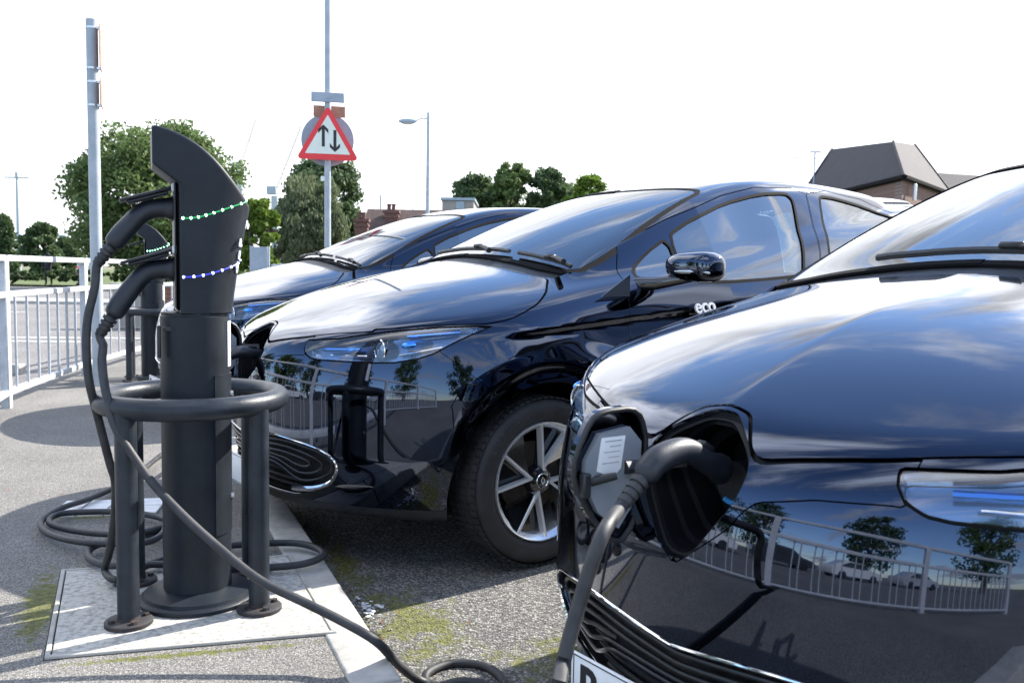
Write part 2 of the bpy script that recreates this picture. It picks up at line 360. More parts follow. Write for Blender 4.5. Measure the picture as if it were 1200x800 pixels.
# ---------------------------------------------------------------- ground: car park, pavement, kerb, road
KD = Vector((-.3904, .9207, 0)); KN = Vector((.9207, .3904, 0)); KP = Vector((-.239, 2.048, 0))      # kerb line, away from the camera / towards the cars
def kpt(s, n, z=0): p = KP+KD*s+KN*n; return Vector((p.x, p.y, z))
def fall(s): return .01365*min(s-1.6, 0)                    # the car park drops gently towards the camera
def asphalt(name, c1, c2, c3, moss=None, vor=150., bump=.0035, patch=1.3):
    m = mat(name, c1, .9); b = m.node_tree.nodes['Principled BSDF']; t = nd(m, 'ShaderNodeNewGeometry')
    v = nd(m, 'ShaderNodeTexVoronoi', Scale=vor, Randomness=1.0); lk(m, t.outputs['Position'], v.inputs['Vector'])
    v2 = nd(m, 'ShaderNodeTexVoronoi', Scale=vor*.45); lk(m, t.outputs['Position'], v2.inputs['Vector'])
    r = nd(m, 'ShaderNodeValToRGB'); e = r.color_ramp.elements; e[0].color = (*c1, 1); e[1].color = (*c3, 1); e[0].position = .15; e[1].position = .95; x = e.new(.55); x.color = (*c2, 1)
    sp_ = nd(m, 'ShaderNodeSeparateColor'); lk(m, v.outputs['Color'], sp_.inputs[0]); lk(m, sp_.outputs[0], r.inputs[0])
    n = nd(m, 'ShaderNodeTexNoise', Scale=patch, Detail=8, Roughness=.6); lk(m, t.outputs['Position'], n.inputs['Vector'])
    q = nd(m, 'ShaderNodeMapRange'); q.inputs[1].default_value = .3; q.inputs[2].default_value = .7; q.inputs[3].default_value = .78; q.inputs[4].default_value = 1.22; lk(m, n.outputs[0], q.inputs[0])
    mu = nd(m, 'ShaderNodeMix'); mu.data_type = 'RGBA'; mu.blend_type = 'MULTIPLY'; mu.inputs[0].default_value = 1; lk(m, r.outputs[0], mu.inputs[6]); lk(m, q.outputs[0], mu.inputs[7])
    col = mu.outputs[2]
    # darker tar between the stones
    tar = nd(m, 'ShaderNodeMapRange'); tar.inputs[1].default_value = .25; tar.inputs[2].default_value = .62; tar.inputs[3].default_value = 1.; tar.inputs[4].default_value = .55; lk(m, v.outputs['Distance'], tar.inputs[0])
    m2 = nd(m, 'ShaderNodeMix'); m2.data_type = 'RGBA'; m2.blend_type = 'MULTIPLY'; m2.inputs[0].default_value = 1; lk(m, col, m2.inputs[6]); lk(m, tar.outputs[0], m2.inputs[7]); col = m2.outputs[2]
    if moss:
        for mask in moss(m, t.outputs['Position']):
            mm = nd(m, 'ShaderNodeMix'); mm.data_type = 'RGBA'; lk(m, mask[0], mm.inputs[0]); lk(m, col, mm.inputs[6])
            gn = nd(m, 'ShaderNodeTexNoise', Scale=60., Detail=5); lk(m, t.outputs['Position'], gn.inputs['Vector'])
            gr = nd(m, 'ShaderNodeValToRGB'); gr.color_ramp.elements[0].color = (*mask[1], 1); gr.color_ramp.elements[1].color = (*mask[2], 1); gr.color_ramp.elements[0].position = .35; gr.color_ramp.elements[1].position = .65
            lk(m, gn.outputs[0], gr.inputs[0]); lk(m, gr.outputs[0], mm.inputs[7]); col = mm.outputs[2]
    lk(m, col, b.inputs['Base Color'])
    hsum = M_('ADD', M_('MULTIPLY', v.outputs['Distance'], -1., tree=m.node_tree), M_('MULTIPLY', v2.outputs['Distance'], -.8, tree=m.node_tree), tree=m.node_tree)
    bp = nd(m, 'ShaderNodeBump', Strength=1., Distance=bump); lk(m, hsum, bp.inputs['Height']); lk(m, bp.outputs[0], b.inputs['Normal'])
    return m
def moss_mask(m, pos_, centre, radii, ang, thr, soft=.10, scale=14.):
    """noise patch inside an ellipse"""
    T = m.node_tree
    mp = nd(m, 'ShaderNodeMapping'); mp.vector_type = 'TEXTURE'; mp.inputs['Location'].default_value = (*centre, 0); mp.inputs['Rotation'].default_value = (0, 0, ang); mp.inputs['Scale'].default_value = (*radii, 1e3)
    lk(m, pos_, mp.inputs[0]); ln = nd(m, 'ShaderNodeVectorMath'); ln.operation = 'LENGTH'; lk(m, mp.outputs[0], ln.inputs[0])
    n = nd(m, 'ShaderNodeTexNoise', Scale=scale, Detail=10, Roughness=.78); lk(m, pos_, n.inputs['Vector'])
    s_ = M_('SUBTRACT', n.outputs[0], M_('MULTIPLY', ln.outputs['Value'], .30, tree=T), tree=T)
    q = nd(m, 'ShaderNodeMapRange'); q.inputs[1].default_value = thr; q.inputs[2].default_value = thr+soft; lk(m, s_, q.inputs[0]); return q.outputs[0]
mc1, mc2 = (.060, .066, .018), (.155, .155, .045)
def moss_tarmac(m, p):
    a = kpt(.62, .20); b_ = kpt(.30, .32); c = kpt(1.2, .12)
    return [(moss_mask(m, p, (a.x, a.y), (.30, .55), R(23), .35), mc1, mc2), (moss_mask(m, p, (b_.x+.25, b_.y+.05), (.40, .26), R(23), .35), mc1, mc2), (moss_mask(m, p, (c.x, c.y), (.10, .8), R(23), .33), mc1, mc2)]
def moss_pave(m, p):
    return [(moss_mask(m, p, (-1.335, 2.50), (.065, .34), R(23), .23, scale=25), mc1, mc2), (moss_mask(m, p, (-1.22, 2.80), (.30, .035), R(12), .24, scale=25), mc1, mc2),
            (moss_mask(m, p, (-.80, 2.19), (.42, .022), R(15), .27, scale=30), mc1, mc2), (moss_mask(m, p, (-.405, 2.16), (.022, .22), R(23), .27, scale=30), mc1, mc2),
            (moss_mask(m, p, (-1.62, 3.40), (.22, .035), R(12), .30, scale=30), mc1, mc2), (moss_mask(m, p, (-1.02, 3.50), (.03, .5), R(23), .26, scale=30), mc1, mc2)]
TARMAC = asphalt('car_park_tarmac', (.095, .092, .088), (.165, .160, .151), (.36, .35, .32), moss_tarmac, vor=135., bump=.0042)
PAVE = asphalt('pavement_asphalt', (.155, .147, .135), (.228, .217, .199), (.34, .324, .296), moss_pave, vor=230., bump=.0018)
ROADM = asphalt('road_asphalt', (.16, .150, .142), (.22, .208, .20), (.30, .285, .27), None, vor=60., bump=.002, patch=.35)
CONC = varied('kerb_concrete', (.33, .315, .285), (.46, .44, .40), 14, .85, .95, .0012, 220)
SLABM = varied('slab_concrete', (.25, .24, .21), (.50, .48, .44), 55, .85, .95, .0018, 260, detail=12, lo=.36, hi=.56)
GROUNDM = varied('verge_ground', (.10, .11, .05), (.16, .15, .09), .6, .95, bump=.02, bscale=6)

# far land
from_py('ground', [(-900, -900, -.26), (900, -900, -.26), (900, 1600, -.26), (-900, 1600, -.26)], [(0, 1, 2, 3)], GROUNDM, kind='structure')
# road west and north of the pavement
from_py('road', [(-80, -60, -.02), (22, -60, -.02), tuple(kpt(-14, -.05, -.02)), tuple(kpt(22, -.05, -.02)), tuple(kpt(22, 26, -.02)), (40, 44, -.02), (-80, 44, -.02)], [(0, 1, 2, 3, 4, 5, 6)], ROADM, kind='structure')
# car park sheet, east of the kerb
car_park = from_py('car_park', [tuple(kpt(-14, 0, -.213)), tuple(kpt(1.6, 0, 0)), tuple(kpt(1.6, 26, 0)), tuple(kpt(-14, 26, -.213)), tuple(kpt(22, 0, 0)), tuple(kpt(22, 26, 0))], [(0, 3, 2, 1), (1, 2, 5, 4)], TARMAC, kind='structure')
# pavement slab: between fence line and kerb
FL = [(.55, -4.6), (-.10, -2.9), (-.80, -1.0), (-1.52, .9), (-2.20, 2.6), (-2.82, 4.25), (-3.40, 5.99), (-3.79, 8.10), (-3.97, 10.1), (-3.95, 11.6), (-3.35, 12.6), (-1.6, 12.9), (.9, 13.0), (3.6, 13.1)]
outer = [Vector((x, y, 0)) for x, y in FL]
pv = MB(); top_ = []
inner_ = [kpt(s, -.125) for s in (-7.4, -5, -3, -1, 0, 1, 2, 4, 6, 8, 8.6)]
out2 = [p+Vector((-.30, -.02, 0)) for p in outer[:9]]+[Vector(p) for p in ((-4.3, 11.8, 0), (-3.6, 13.0, 0), (-1.6, 13.3, 0), (3.6, 13.5, 0), (3.6, 12.6, 0), (-3.1, 12.2, 0), (-3.72, 11.2, 0))]
poly = [(p.x, p.y) for p in inner_]+[(p.x, p.y) for p in out2[::-1]]
vs = [pv.bm.verts.new((x, y, .10)) for x, y in poly]; f = pv.bm.faces.new(vs); f.normal_update(); bmesh.ops.triangulate(pv.bm, faces=[f], ngon_method='EAR_CLIP')
n_ = len(poly); lo = [pv.bm.verts.new((x, y, -.03)) for x, y in poly]
for i in range(n_): pv.bm.faces.new((vs[i], vs[(i+1) % n_], lo[(i+1) % n_], lo[i]))
pavement = pv.build('pavement', PAVE, smooth=0, kind='structure')
# kerb stones, each a part of the kerb
kerb = empty('kerb', (0, 0, 0), kind='structure')
s0 = .02-.915*8; L = .915; i = 0; proto = None
rzk = math.atan2(KD.y, KD.x)
b = MB(); b.box((0, 0, -.04), (L-.006, .122, .285), bev=.010, seg=3); ks = b.build('kerb_stone', CONC, kerb); ks_list = [ks]
for i in range(18):
    o = ks if i == 0 else same('kerb_stone', ks, kerb)
    c = kpt(s0+L*(i+.5), -.0625, 0); o.location = (c.x, c.y, .0+rng.uniform(-.0015, .0015)); o.rotation_euler = (0, 0, rzk+rng.uniform(-.002, .002))
# concrete slab with frame
slab = bpy.data.objects.new('foundation_slab', None); link(slab, pavement)
SQ = [Vector((-1.42, 2.78, 0)), Vector((-1.14, 2.14, 0)), Vector((-.455, 2.325, 0)), Vector((-.735, 2.965, 0))]
def quad_box(Q, z0, z1, name, m, par):
    b = MB(); A = [b.bm.verts.new((p.x, p.y, z1)) for p in Q]; C = [b.bm.verts.new((p.x, p.y, z0)) for p in Q]
    b.bm.faces.new(A); b.bm.faces.new(C[::-1])
    for i in range(4): b.bm.faces.new((A[i], C[i], C[(i+1) % 4], A[(i+1) % 4]))
    bmesh.ops.bevel(b.bm, geom=[e for e in b.bm.edges], offset=.0015, segments=1, affect='EDGES'); return b.build(name, m, par, smooth=0)
cen = sum(SQ, Vector())/4
quad_box([cen+(p-cen)*.955 for p in SQ], .07, .107, 'slab_infill', SLABM, slab)
for i in range(4):
    a, c = SQ[i], SQ[(i+1) % 4]; a2, c2 = cen+(a-cen)*.965, cen+(c-cen)*.965
    quad_box([a, c, c2, a2], .06, .1085, 'slab_frame', CONC, slab)
quad_box([cen+(p-cen)*1.012 for p in SQ], .06, .1012, 'joint_filler', mat('joint_dirt', (.03, .027, .022), .95), slab)
# utility cover in white pavers
cov = empty('utility_cover', (-1.60, 3.53, .10), R(10), label='pale square paved utility cover on the pavement beside the coiled cable', cat='utility cover')
pvr = MB().box((0, 0, .004), (.092, .108, .012), bev=.0015).build('paver', varied('white_paver', (.62, .62, .62), (.74, .74, .73), 20, .8), cov)
for i in range(4):
    for j in range(2):
        o = pvr if i+j == 0 else same('paver', pvr, cov)
        o.location = (-.15+.1*i, -.057+.114*j, rng.uniform(-.001, .001))
# road markings and kerbs beyond the fence
WL = varied('road_line_white', (.60, .60, .58), (.74, .74, .72), 5, .8)
b = MB()
for y0, x0, x1 in ((12.4, -24, -5.4), (13.1, -24, -5.0), (20.5, -40, -8)):
    for k in range(int((x1-x0)/1.0)):
        xa = x0+k; 
        if y0 > 20 and k % 3 == 2: continue
        yy = lambda x: y0+.10*(x+8)
        b.face([(xa, yy(xa), -.015), (xa+1, yy(xa+1), -.015), (xa+1, yy(xa+1)+.13, -.015), (xa, yy(xa)+.13, -.015)])
b.build('road_marking', WL, smooth=0, kind='structure')
b = MB()
for k in range(14): b.box((-5.6-k*1.5, 8.9+.10*k, .02), (1.49, .14, .12), rot=Matrix.Rotation(R(-4), 3, 'Z'), bev=.01)
b.build('road_kerb', CONC, smooth=0, kind='structure')
isl = from_py('traffic_island', [(-30, 24.5, .06), (-9, 24.5, .06), (-9.5, 26.5, .06), (-30, 27, .06), (-30, 24.5, -.03), (-9, 24.5, -.03), (-9.5, 26.5, -.03), (-30, 27, -.03)], [(0, 1, 2, 3), (0, 4, 5, 1), (1, 5, 6, 2), (2, 6, 7, 3), (3, 7, 4, 0)], CONC, smooth=False, kind='structure')
from_py('far_verge', [(-120, 43, .05), (60, 43, .05), (60, 140, .3), (-120, 140, .3)], [(0, 1, 2, 3)], varied('grass_verge', (.05, .075, .018), (.11, .14, .04), .8, .95, bump=.02, bscale=9), kind='structure')
# grit, leaves and litter by the kerb
b = MB()
for k in range(420):
    s_ = rng.uniform(-.3, 2.6); n_ = abs(rng.normal(0, .10))+.01 if k % 3 else rng.uniform(0, 1.2); p = kpt(s_, n_, .003+fall(s_)); r_ = rng.uniform(.0015, .0045)
    bmesh.ops.create_icosphere(b.bm, subdivisions=1, radius=r_, matrix=Matrix.Translation(p) @ Matrix.Diagonal((1, rng.uniform(.6, 1.3), .7, 1)))
for k in range(260):
    s_ = rng.uniform(-1, 4); n_ = rng.uniform(-2.4, -.13); p = kpt(s_, n_, .102); bmesh.ops.create_icosphere(b.bm, subdivisions=1, radius=rng.uniform(.001, .0032), matrix=Matrix.Translation(p))
b.build('grit', varied('grit_stone', (.20, .19, .17), (.42, .40, .37), 40, .9), smooth=0, kind='stuff')
b = MB(); c0 = kpt(.74, .075, .004+fall(.74))
for k in range(46):
    p = c0+KD*rng.normal(0, .045)+KN*abs(rng.normal(0, .03))+Vector((0, 0, rng.uniform(0, .010))); r_ = rng.uniform(.003, .010)
    bmesh.ops.create_icosphere(b.bm, subdivisions=1, radius=r_, matrix=Matrix.Translation(p) @ Matrix.Rotation(rng.uniform(0, 3), 4, 'Z') @ Matrix.Diagonal((1.3, .8, .35, 1)))
b.build('crumbled_litter', varied('pale_litter', (.50, .51, .53), (.72, .73, .75), 40, .8), smooth=0, kind='stuff')
b = MB()
for k in range(70):
    s_ = rng.uniform(-.1, 1.6) if k < 45 else rng.uniform(-1, 3); n_ = abs(rng.normal(0, .06))+.012 if k < 55 else rng.uniform(-1.5, 1.0)
    p = kpt(s_, n_, .006+fall(s_) if n_ > 0 else .106); a = rng.uniform(0, 6.28); l = rng.uniform(.006, .016); d = Vector((math.cos(a), math.sin(a), rng.uniform(-.2, .3)))*l; e = Vector((-math.sin(a), math.cos(a), rng.uniform(-.3, .3)))*l*.5
    b.face([p-d, p+e, p+d, p-e])
b.build('dead_leaves', varied('dead_leaf', (.10, .045, .02), (.26, .15, .07), 60, .8), smooth=0, kind='stuff')

# ---------------------------------------------------------------- cutting the body surface into panels
def poly_sd(pts):
    """signed distance in 2-D, positive inside"""
    A = np.array(pts, float); B = np.roll(A, -1, 0)
    def f(x, y):
        x = np.asarray(x, float); y = np.asarray(y, float); best = np.full(x.shape, 1e9); ins = np.zeros(x.shape, bool)
        for (ax, ay), (bx, by) in zip(A, B):
            dx, dy = bx-ax, by-ay; t = np.clip(((x-ax)*dx+(y-ay)*dy)/(dx*dx+dy*dy+1e-12), 0, 1)
            best = np.minimum(best, np.hypot(x-ax-t*dx, y-ay-t*dy))
            c = ((ay > y) != (by > y)) & (x < (bx-ax)*(y-ay)/((by-ay) if by != ay else 1e-9)+ax); ins ^= c
        return np.where(ins, best, -best)
    return f
def round_poly(pts, k=2):
    for _ in range(k):
        q = []
        n = len(pts)
        for i in range(n):
            a, b = np.array(pts[i]), np.array(pts[(i+1) % n]); q += [tuple(a*.8+b*.2), tuple(a*.2+b*.8)]
        pts = q
    return pts
def onto(P, F=None, it=3):
    F = F or F_body
    for _ in range(it):
        g = gradF(F, P); f = F(P[:, 0], P[:, 1], P[:, 2]); P = P-g*(f/np.maximum((g*g).sum(1), 1e-6))[:, None]
    return P
def clip_mesh(P, faces, field):
    """keep the part where field(P) > 0; faces is a list of index tuples"""
    f = field(P); ok = f >= 0
    keep = []; newP = []; cache = {}; n0 = len(P)
    for fc in faces:
        s = [ok[i] for i in fc]
        if all(s): keep.append(fc); continue
        if not any(s): continue
        out = []
        for a, b in zip(fc, fc[1:]+fc[:1]):
            if ok[a]: out.append(a)
            if ok[a] != ok[b]:
                k = (a, b) if a < b else (b, a)
                if k not in cache:
                    t = f[k[0]]/(f[k[0]]-f[k[1]]); cache[k] = n0+len(newP); newP.append(P[k[0]]*(1-t)+P[k[1]]*t)
                out.append(cache[k])
        if len(out) > 2: keep.append(tuple(out))
    if newP: P = np.concatenate([P, np.array(newP)])
    used = sorted({i for fc in keep for i in fc}); mp = {j: i for i, j in enumerate(used)}
    return P[used] if used else np.zeros((0, 3)), [tuple(mp[i] for i in fc) for fc in keep]
P0, Q0, N0 = surface_net(F_body, (-.06, -.0125, .15), (4.16, .9375, 1.60), (338, 76, 116))
F0 = [tuple(q) for q in Q0.tolist()]
P0, F0 = clip_mesh(P0, F0, lambda P: P[:, 1]+1e-9)
def toL(P): P = np.array(P, float); P[:, 1] *= -1; return P      # (u, v left, w) -> local x, y, z of the car object (nose towards -x)
def empty_piece(name, parent):
    return link(bpy.data.objects.new(name, None), parent)
def finish(name, parts, m, parent, inset=0., flange=.010, smoothn=True, **kw):
    """parts: list of (P, faces); builds the object with analytic normals and a turned-in edge"""
    V = []; Fc = []; Nn = []
    for P, faces in parts:
        if not len(P): continue
        n = gradF(F_body, P); n /= np.maximum(np.linalg.norm(n, axis=1), 1e-9)[:, None]
        o = len(V); PP = P-n*inset
        V += PP.tolist(); Nn += n.tolist(); Fc += [tuple(i+o for i in f) for f in faces]
        if flange:
            cnt = {}
            for f in faces:
                for a, b in zip(f, f[1:]+f[:1]): cnt[(a, b)] = cnt.get((a, b), 0)+1
            bd = [(a, b) for (a, b) in cnt if (b, a) not in cnt and not (abs(P[a][1]) < 1e-4 and abs(P[b][1]) < 1e-4)]
            nv = {}
            def add(i, d, nn):
                V.append((PP[i]-n[i]*d).tolist()); Nn.append(nn.tolist()); return len(V)-1
            for a, b in bd:
                e = P[b]-P[a]; L = np.linalg.norm(e)
                if L < 1e-9: continue
                out = np.cross(e/L, (n[a]+n[b])/2); L2 = np.linalg.norm(out); out = out/max(L2, 1e-9)
                q = [add(a, 0, out*.9+n[a]*.45), add(b, 0, out*.9+n[b]*.45), add(b, flange, out), add(a, flange, out)]
                Fc.append((q[1], q[0], q[3], q[2]))
    if not V: print("EMPTY", name); return empty_piece(name, parent)
    V = toL(V); Nn = np.array(Nn); Nn[:, 1] *= -1; Nn /= np.linalg.norm(Nn, axis=1)[:, None]
    return from_py(name, V, [f[::-1] for f in Fc], m, parent, normals=Nn, **kw)
def piece(fields, base=None):
    P, Fc = base or (P0, F0)
    for f in fields: P, Fc = clip_mesh(P, Fc, f)
    if len(P): P = onto(P)
    return P, Fc
def mirror(pc):
    P, Fc = pc; Q = P.copy(); Q[:, 1] *= -1
    return Q, [f[::-1] for f in Fc]
def both(pc): return [pc, mirror(pc)]
uu = lambda P: P[:, 0]
vv = lambda P: np.abs(P[:, 1])
ww = lambda P: P[:, 2]
# outlines
LIGHT = [(.46, .818), (.452, .795), (.462, .772), (.50, .756), (.546, .752), (.703, .752), (.82, .751), (.951, .754), (1.057, .767), (1.145, .788), (1.203, .812), (1.27, .838), (1.328, .857), (1.412, .881), (1.327, .883), (1.153, .877), (.973, .865), (.785, .846), (.638, .828)]
TOP = [(.15, -.3), (.139, 0), (.136, .02), (.127, .055), (.092, .084), (.072, .100), (.062, .122), (.066, .145), (.092, .23), (.122, .31), (.155, .375), (.205, .46), (.282, .572), (.33, .66), (.33, .95), (1.2, .95), (1.2, .64), (1.0, .632), (.968, .590), (.940, .5), (.915, .3), (.905, 0), (.905, -.3)]
SIDEC = [(.0, .70), (.20, .80), (.282, .865), (.448, .884), (.593, .890), (.66, .901), (.72, .919), (.815, .956), (.905, 1.0), (.980, 1.043), (1.02, 1.10), (1.02, 1.3), (-.5, 1.3), (-.5, .70)]
PORT = [(-.20, .865), (.02, .862), (.045, .852), (.085, .826), (.108, .802), (.116, .775), (.112, .745), (.098, .712), (.072, .675), (.052, .645), (.035, .622), (.012, .610), (-.20, .609)]
GRILLE = [(-.2, 0.452), (.05, 0.453), (.15, 0.466), (.262, 0.469), (.36, 0.458), (.42, 0.448), (.466, 0.432), (.497, 0.408), (.50, 0.375), (.480, 0.338), (.445, 0.308), (.395, 0.282), (.33, 0.260), (.25, 0.246), (-.2, 0.244)]
WS = [(1.03, -.3), (1.03, 0), (1.032, .3), (1.046, .5), (1.075, .6), (1.13, .640), (1.239, .636), (1.337, .623), (1.547, .573), (1.784, .526), (1.93, .497), (1.965, .470), (1.955, .36), (1.90, .13), (1.89, 0), (1.89, -.3)]
COWL = [(.911, -.3), (.913, 0), (.923, .3), (.948, .5), (.975, .590), (1.006, .634), (1.13, .640), (1.075, .6), (1.046, .5), (1.032, .3), (1.03, 0), (1.03, -.3)]
DGL = [(1.635, 1.052), (1.82, 1.048), (2.15, 1.066), (2.38, 1.084), (2.45, 1.20), (2.555, 1.425), (2.56, 1.452), (2.535, 1.472), (2.326, 1.454), (2.053, 1.393), (1.792, 1.306), (1.68, 1.256), (1.635, 1.233)]
QGL = [(1.345, 1.066), (1.385, 1.10), (1.50, 1.168), (1.605, 1.218), (1.605, 1.056), (1.36, 1.056)]
RGL = [(2.615, 1.10), (2.695, 1.26), (2.805, 1.46), (2.835, 1.475), (2.95, 1.472), (3.2, 1.44), (3.42, 1.385), (3.47, 1.345), (3.36, 1.22), (3.20, 1.145)]
FDOOR = [(1.345, 1.19), (1.28, 1.08), (1.238, .986), (1.243, .798), (1.262, .6), (1.25, .32), (2.49, .32), (2.50, 1.06), (2.575, 1.191), (2.70, 1.484), (2.61, 1.510), (2.32, 1.494), (2.06, 1.436), (1.66, 1.31)]
RDOOR = [(2.497, .32), (3.00, .32), (3.03, .50), (3.12, .66), (3.28, .78), (3.42, .92), (3.52, 1.1), (3.60, 1.28), (3.52, 1.40), (3.2, 1.49), (2.9, 1.515), (2.71, 1.488), (2.583, 1.19), (2.508, 1.06)]
lightF = (lambda s: lambda P: s(uu(P)+vv(P), ww(P)))(poly_sd(LIGHT))
_top, _side = poly_sd(round_poly(TOP, 1)), poly_sd(SIDEC)
hoodF = lambda P: np.minimum(_top(uu(P), vv(P)), _side(uu(P), ww(P)))
_port = poly_sd(round_poly(PORT, 1)); portF = lambda P: np.minimum(_port(vv(P), ww(P)), .30-uu(P))
_gr = poly_sd(round_poly(GRILLE, 1)); grilleF = lambda P: np.minimum(_gr(vv(P), ww(P)), .35-uu(P))
_ws, _cw = poly_sd(WS), poly_sd(COWL)
wsF = lambda P: np.minimum(_ws(uu(P), vv(P)), ww(P)-.9); cowlF = lambda P: np.minimum(_cw(uu(P), vv(P)), ww(P)-.9)
def sideF(poly, rnd=0):
    s = poly_sd(round_poly(poly, rnd)); return lambda P: np.minimum(s(uu(P), ww(P)), vv(P)-.35)
dglF, qglF, rglF, fdF, rdF = sideF(DGL, 1), sideF(QGL, 1), sideF(RGL, 1), sideF(FDOOR), sideF(RDOOR)
def circ(cu, r): return lambda P: np.where(vv(P) > .45, np.hypot(uu(P)-cu, ww(P)-.302)-r, .5)
arch1, arch2 = circ(.84, .380), circ(3.428, .380)
neg = lambda f, g=0.: (lambda P: -f(P)-g)
pos = lambda f, g=0.: (lambda P: f(P)-g)
# bumper / wing joint:  bumper where seamF > 0
SEAM = poly_sd([(-1, -1), (-1, 1.5), (.30, 1.5), (.39, .86), (.432, .797), (.628, .622), (.80, .45), (.80, -1)])
seamF = lambda P: SEAM(uu(P), ww(P))
noseS = poly_sd([(.0, .60), (.122, .686), (.150, .716), (.182, .736), (.297, .756), (.433, .765), (.52, .765), (.52, 1.2), (.0, 1.2)])
noseF = lambda P: np.minimum(noseS(uu(P)+vv(P), ww(P)), .36-vv(P))
rearbF = lambda P: poly_sd([(3.75, .0), (3.80, .62), (3.60, .78), (5, .78), (5, 0)])(uu(P), ww(P))
rlightF = lambda P: np.minimum(poly_sd([(3.74, .86), (3.78, 1.02), (3.95, 1.10), (4.3, 1.10), (4.3, .90), (3.9, .84)])(uu(P), ww(P)), vv(P)-.48)
rwinF = lambda P: np.minimum(poly_sd([(3.55, 1.10), (3.50, 1.50), (4.2, 1.50), (4.2, 1.10)])(uu(P), ww(P)), .52-vv(P))

ECO_U, ECO_V, ECO_A = 1.60, .830, -1.
car = empty('electric_car', (0, 0, 0), 0, label='x', cat='car')
g = .002
open_cut = [neg(portF), neg(grilleF), arch1, arch2]
# hood
hood_pc = piece([pos(hoodF, g)]); finish('hood', both(hood_pc), NAVY, car, flange=.014)
# headlights
lp = piece([pos(lightF, .0035)])
def lens_depth(pc, name, m, parent, d, fl):
    return finish(name, [pc], m, parent, inset=d, flange=fl)
for sgn in (1, -1):
    pc = lp if sgn == 1 else mirror(lp)
    hl = finish('headlight', [pc], LENS, car, flange=.004)
    inner = piece([pos(lightF, .006)]); inner = inner if sgn == 1 else mirror(inner)
    finish('bezel', [inner], mat('bezel_silver', (.13, .17, .25), .14, .9), hl, inset=.050, flange=0)
    # reflector wall round the pocket
    wallp = piece([pos(lightF, .0045)]); wallp = wallp if sgn == 1 else mirror(wallp)
    P, Fc = wallp; n = gradF(F_body, P); n /= np.linalg.norm(n, axis=1)[:, None]; cnt = set()
    for f in Fc:
        for a, b in zip(f, f[1:]+f[:1]): cnt.add((a, b))
    bd = [(a, b) for a, b in cnt if (b, a) not in cnt]; V = []; FF = []
    for a, b in bd:
        k = len(V); V += [P[a]-n[a]*.003, P[b]-n[b]*.003, P[b]-n[b]*.05, P[a]-n[a]*.05]; FF.append((k, k+1, k+2, k+3))
    from_py('light_wall', toL(np.array(V)), FF, CHROME, hl, smooth=False)
    # projector unit and blue reflector bowl
    def surf(sx, w_):                                     # point on the body with u+v = sx
        vs = np.linspace(.2, .86, 200); f = F_body(sx-vs, vs, np.full(200, w_)); i = int(np.argmin(np.abs(f))); return np.array([sx-vs[i], vs[i], w_])
    p = surf(.89, .803); n1_ = gradF(F_body, p[None])[0]; n1_ /= np.linalg.norm(n1_)
    c = p-n1_*.035; c = Vector((c[0], -c[1]*sgn, c[2])); fw = Vector((-1, 0, 0))
    MB().cyl(c+Vector((.02, 0, 0)), c+Vector((-.022, 0, 0)), .036, .040, 24, True).build('projector_housing', GLOSSBLACK, hl)
    b = MB(); b.tube([c+Vector((-.024, math.cos(a)*.037, math.sin(a)*.037)) for a in np.linspace(0, 2*math.pi, 24, endpoint=False)], .003, 6, closed=True); b.build('projector_ring', CHROME, hl)
    MB().sphere(c+Vector((-.018, 0, 0)), .031, 20, 12, (.55, 1, 1)).build('projector_lens', mat('projector_glass', (.25, .35, .45), .03, .2, coat=1), hl)
    p2 = surf(1.06, .822); n2_ = gradF(F_body, p2[None])[0]; n2_ /= np.linalg.norm(n2_); c2 = p2-n2_*.03; c2 = Vector((c2[0], -c2[1]*sgn, c2[2]))
    MB().sphere(c2, .042, 20, 10, (1.6, .5, .45)).build('reflector', BLUECHROME, hl)
    for s0, s1, w0_, w1_, rr in ((.55, .76, .795, .80, .008), (1.0, 1.26, .852, .868, .006), (.97, 1.18, .782, .812, .005), (.60, .80, .775, .777, .004)):
        pts = []
        for t in np.linspace(0, 1, 8):
            q = surf(s0+(s1-s0)*t, w0_+(w1_-w0_)*t); nn = gradF(F_body, q[None])[0]; nn /= np.linalg.norm(nn); q = q-nn*.022; pts.append((q[0], -q[1]*sgn, q[2]))
        MB().tube(pts, rr, 8).build('light_bar', BLUECHROME if w0_ > .79 else CHROME, hl)
# bumper, nose panel, wings, doors, cabin shell
common = [neg(hoodF, g), neg(lightF, g)]+open_cut
bump = piece(common+[pos(seamF, .001), neg(noseF, .0012), lambda P: ww(P)-.238]); finish('front_bumper', both(bump), NAVY, car)
nose = piece([neg(hoodF, g+.003), neg(lightF, g), neg(portF), pos(seamF, .001), pos(noseF, .0012)]); finish('nose_panel', both(nose), NAVY, car)
lip = piece([lambda P: .236-ww(P), pos(seamF, 0)]+[arch1]); finish('bumper_lip', both(lip), PORTB, car)
fdl = poly_sd([(0, -1), (0, 2), (1.365, 2), (1.345, 1.19), (1.28, 1.08), (1.238, .986), (1.243, .798), (1.262, .6), (1.25, .32), (1.25, -1)])
wing = piece([neg(hoodF, g), neg(lightF, g), neg(seamF, .001), arch1, lambda P: fdl(uu(P), ww(P))-.002, neg(wsF, .024), neg(cowlF, .0)])
for s_ in (wing, mirror(wing)): finish('wing', [s_], NAVY, car)
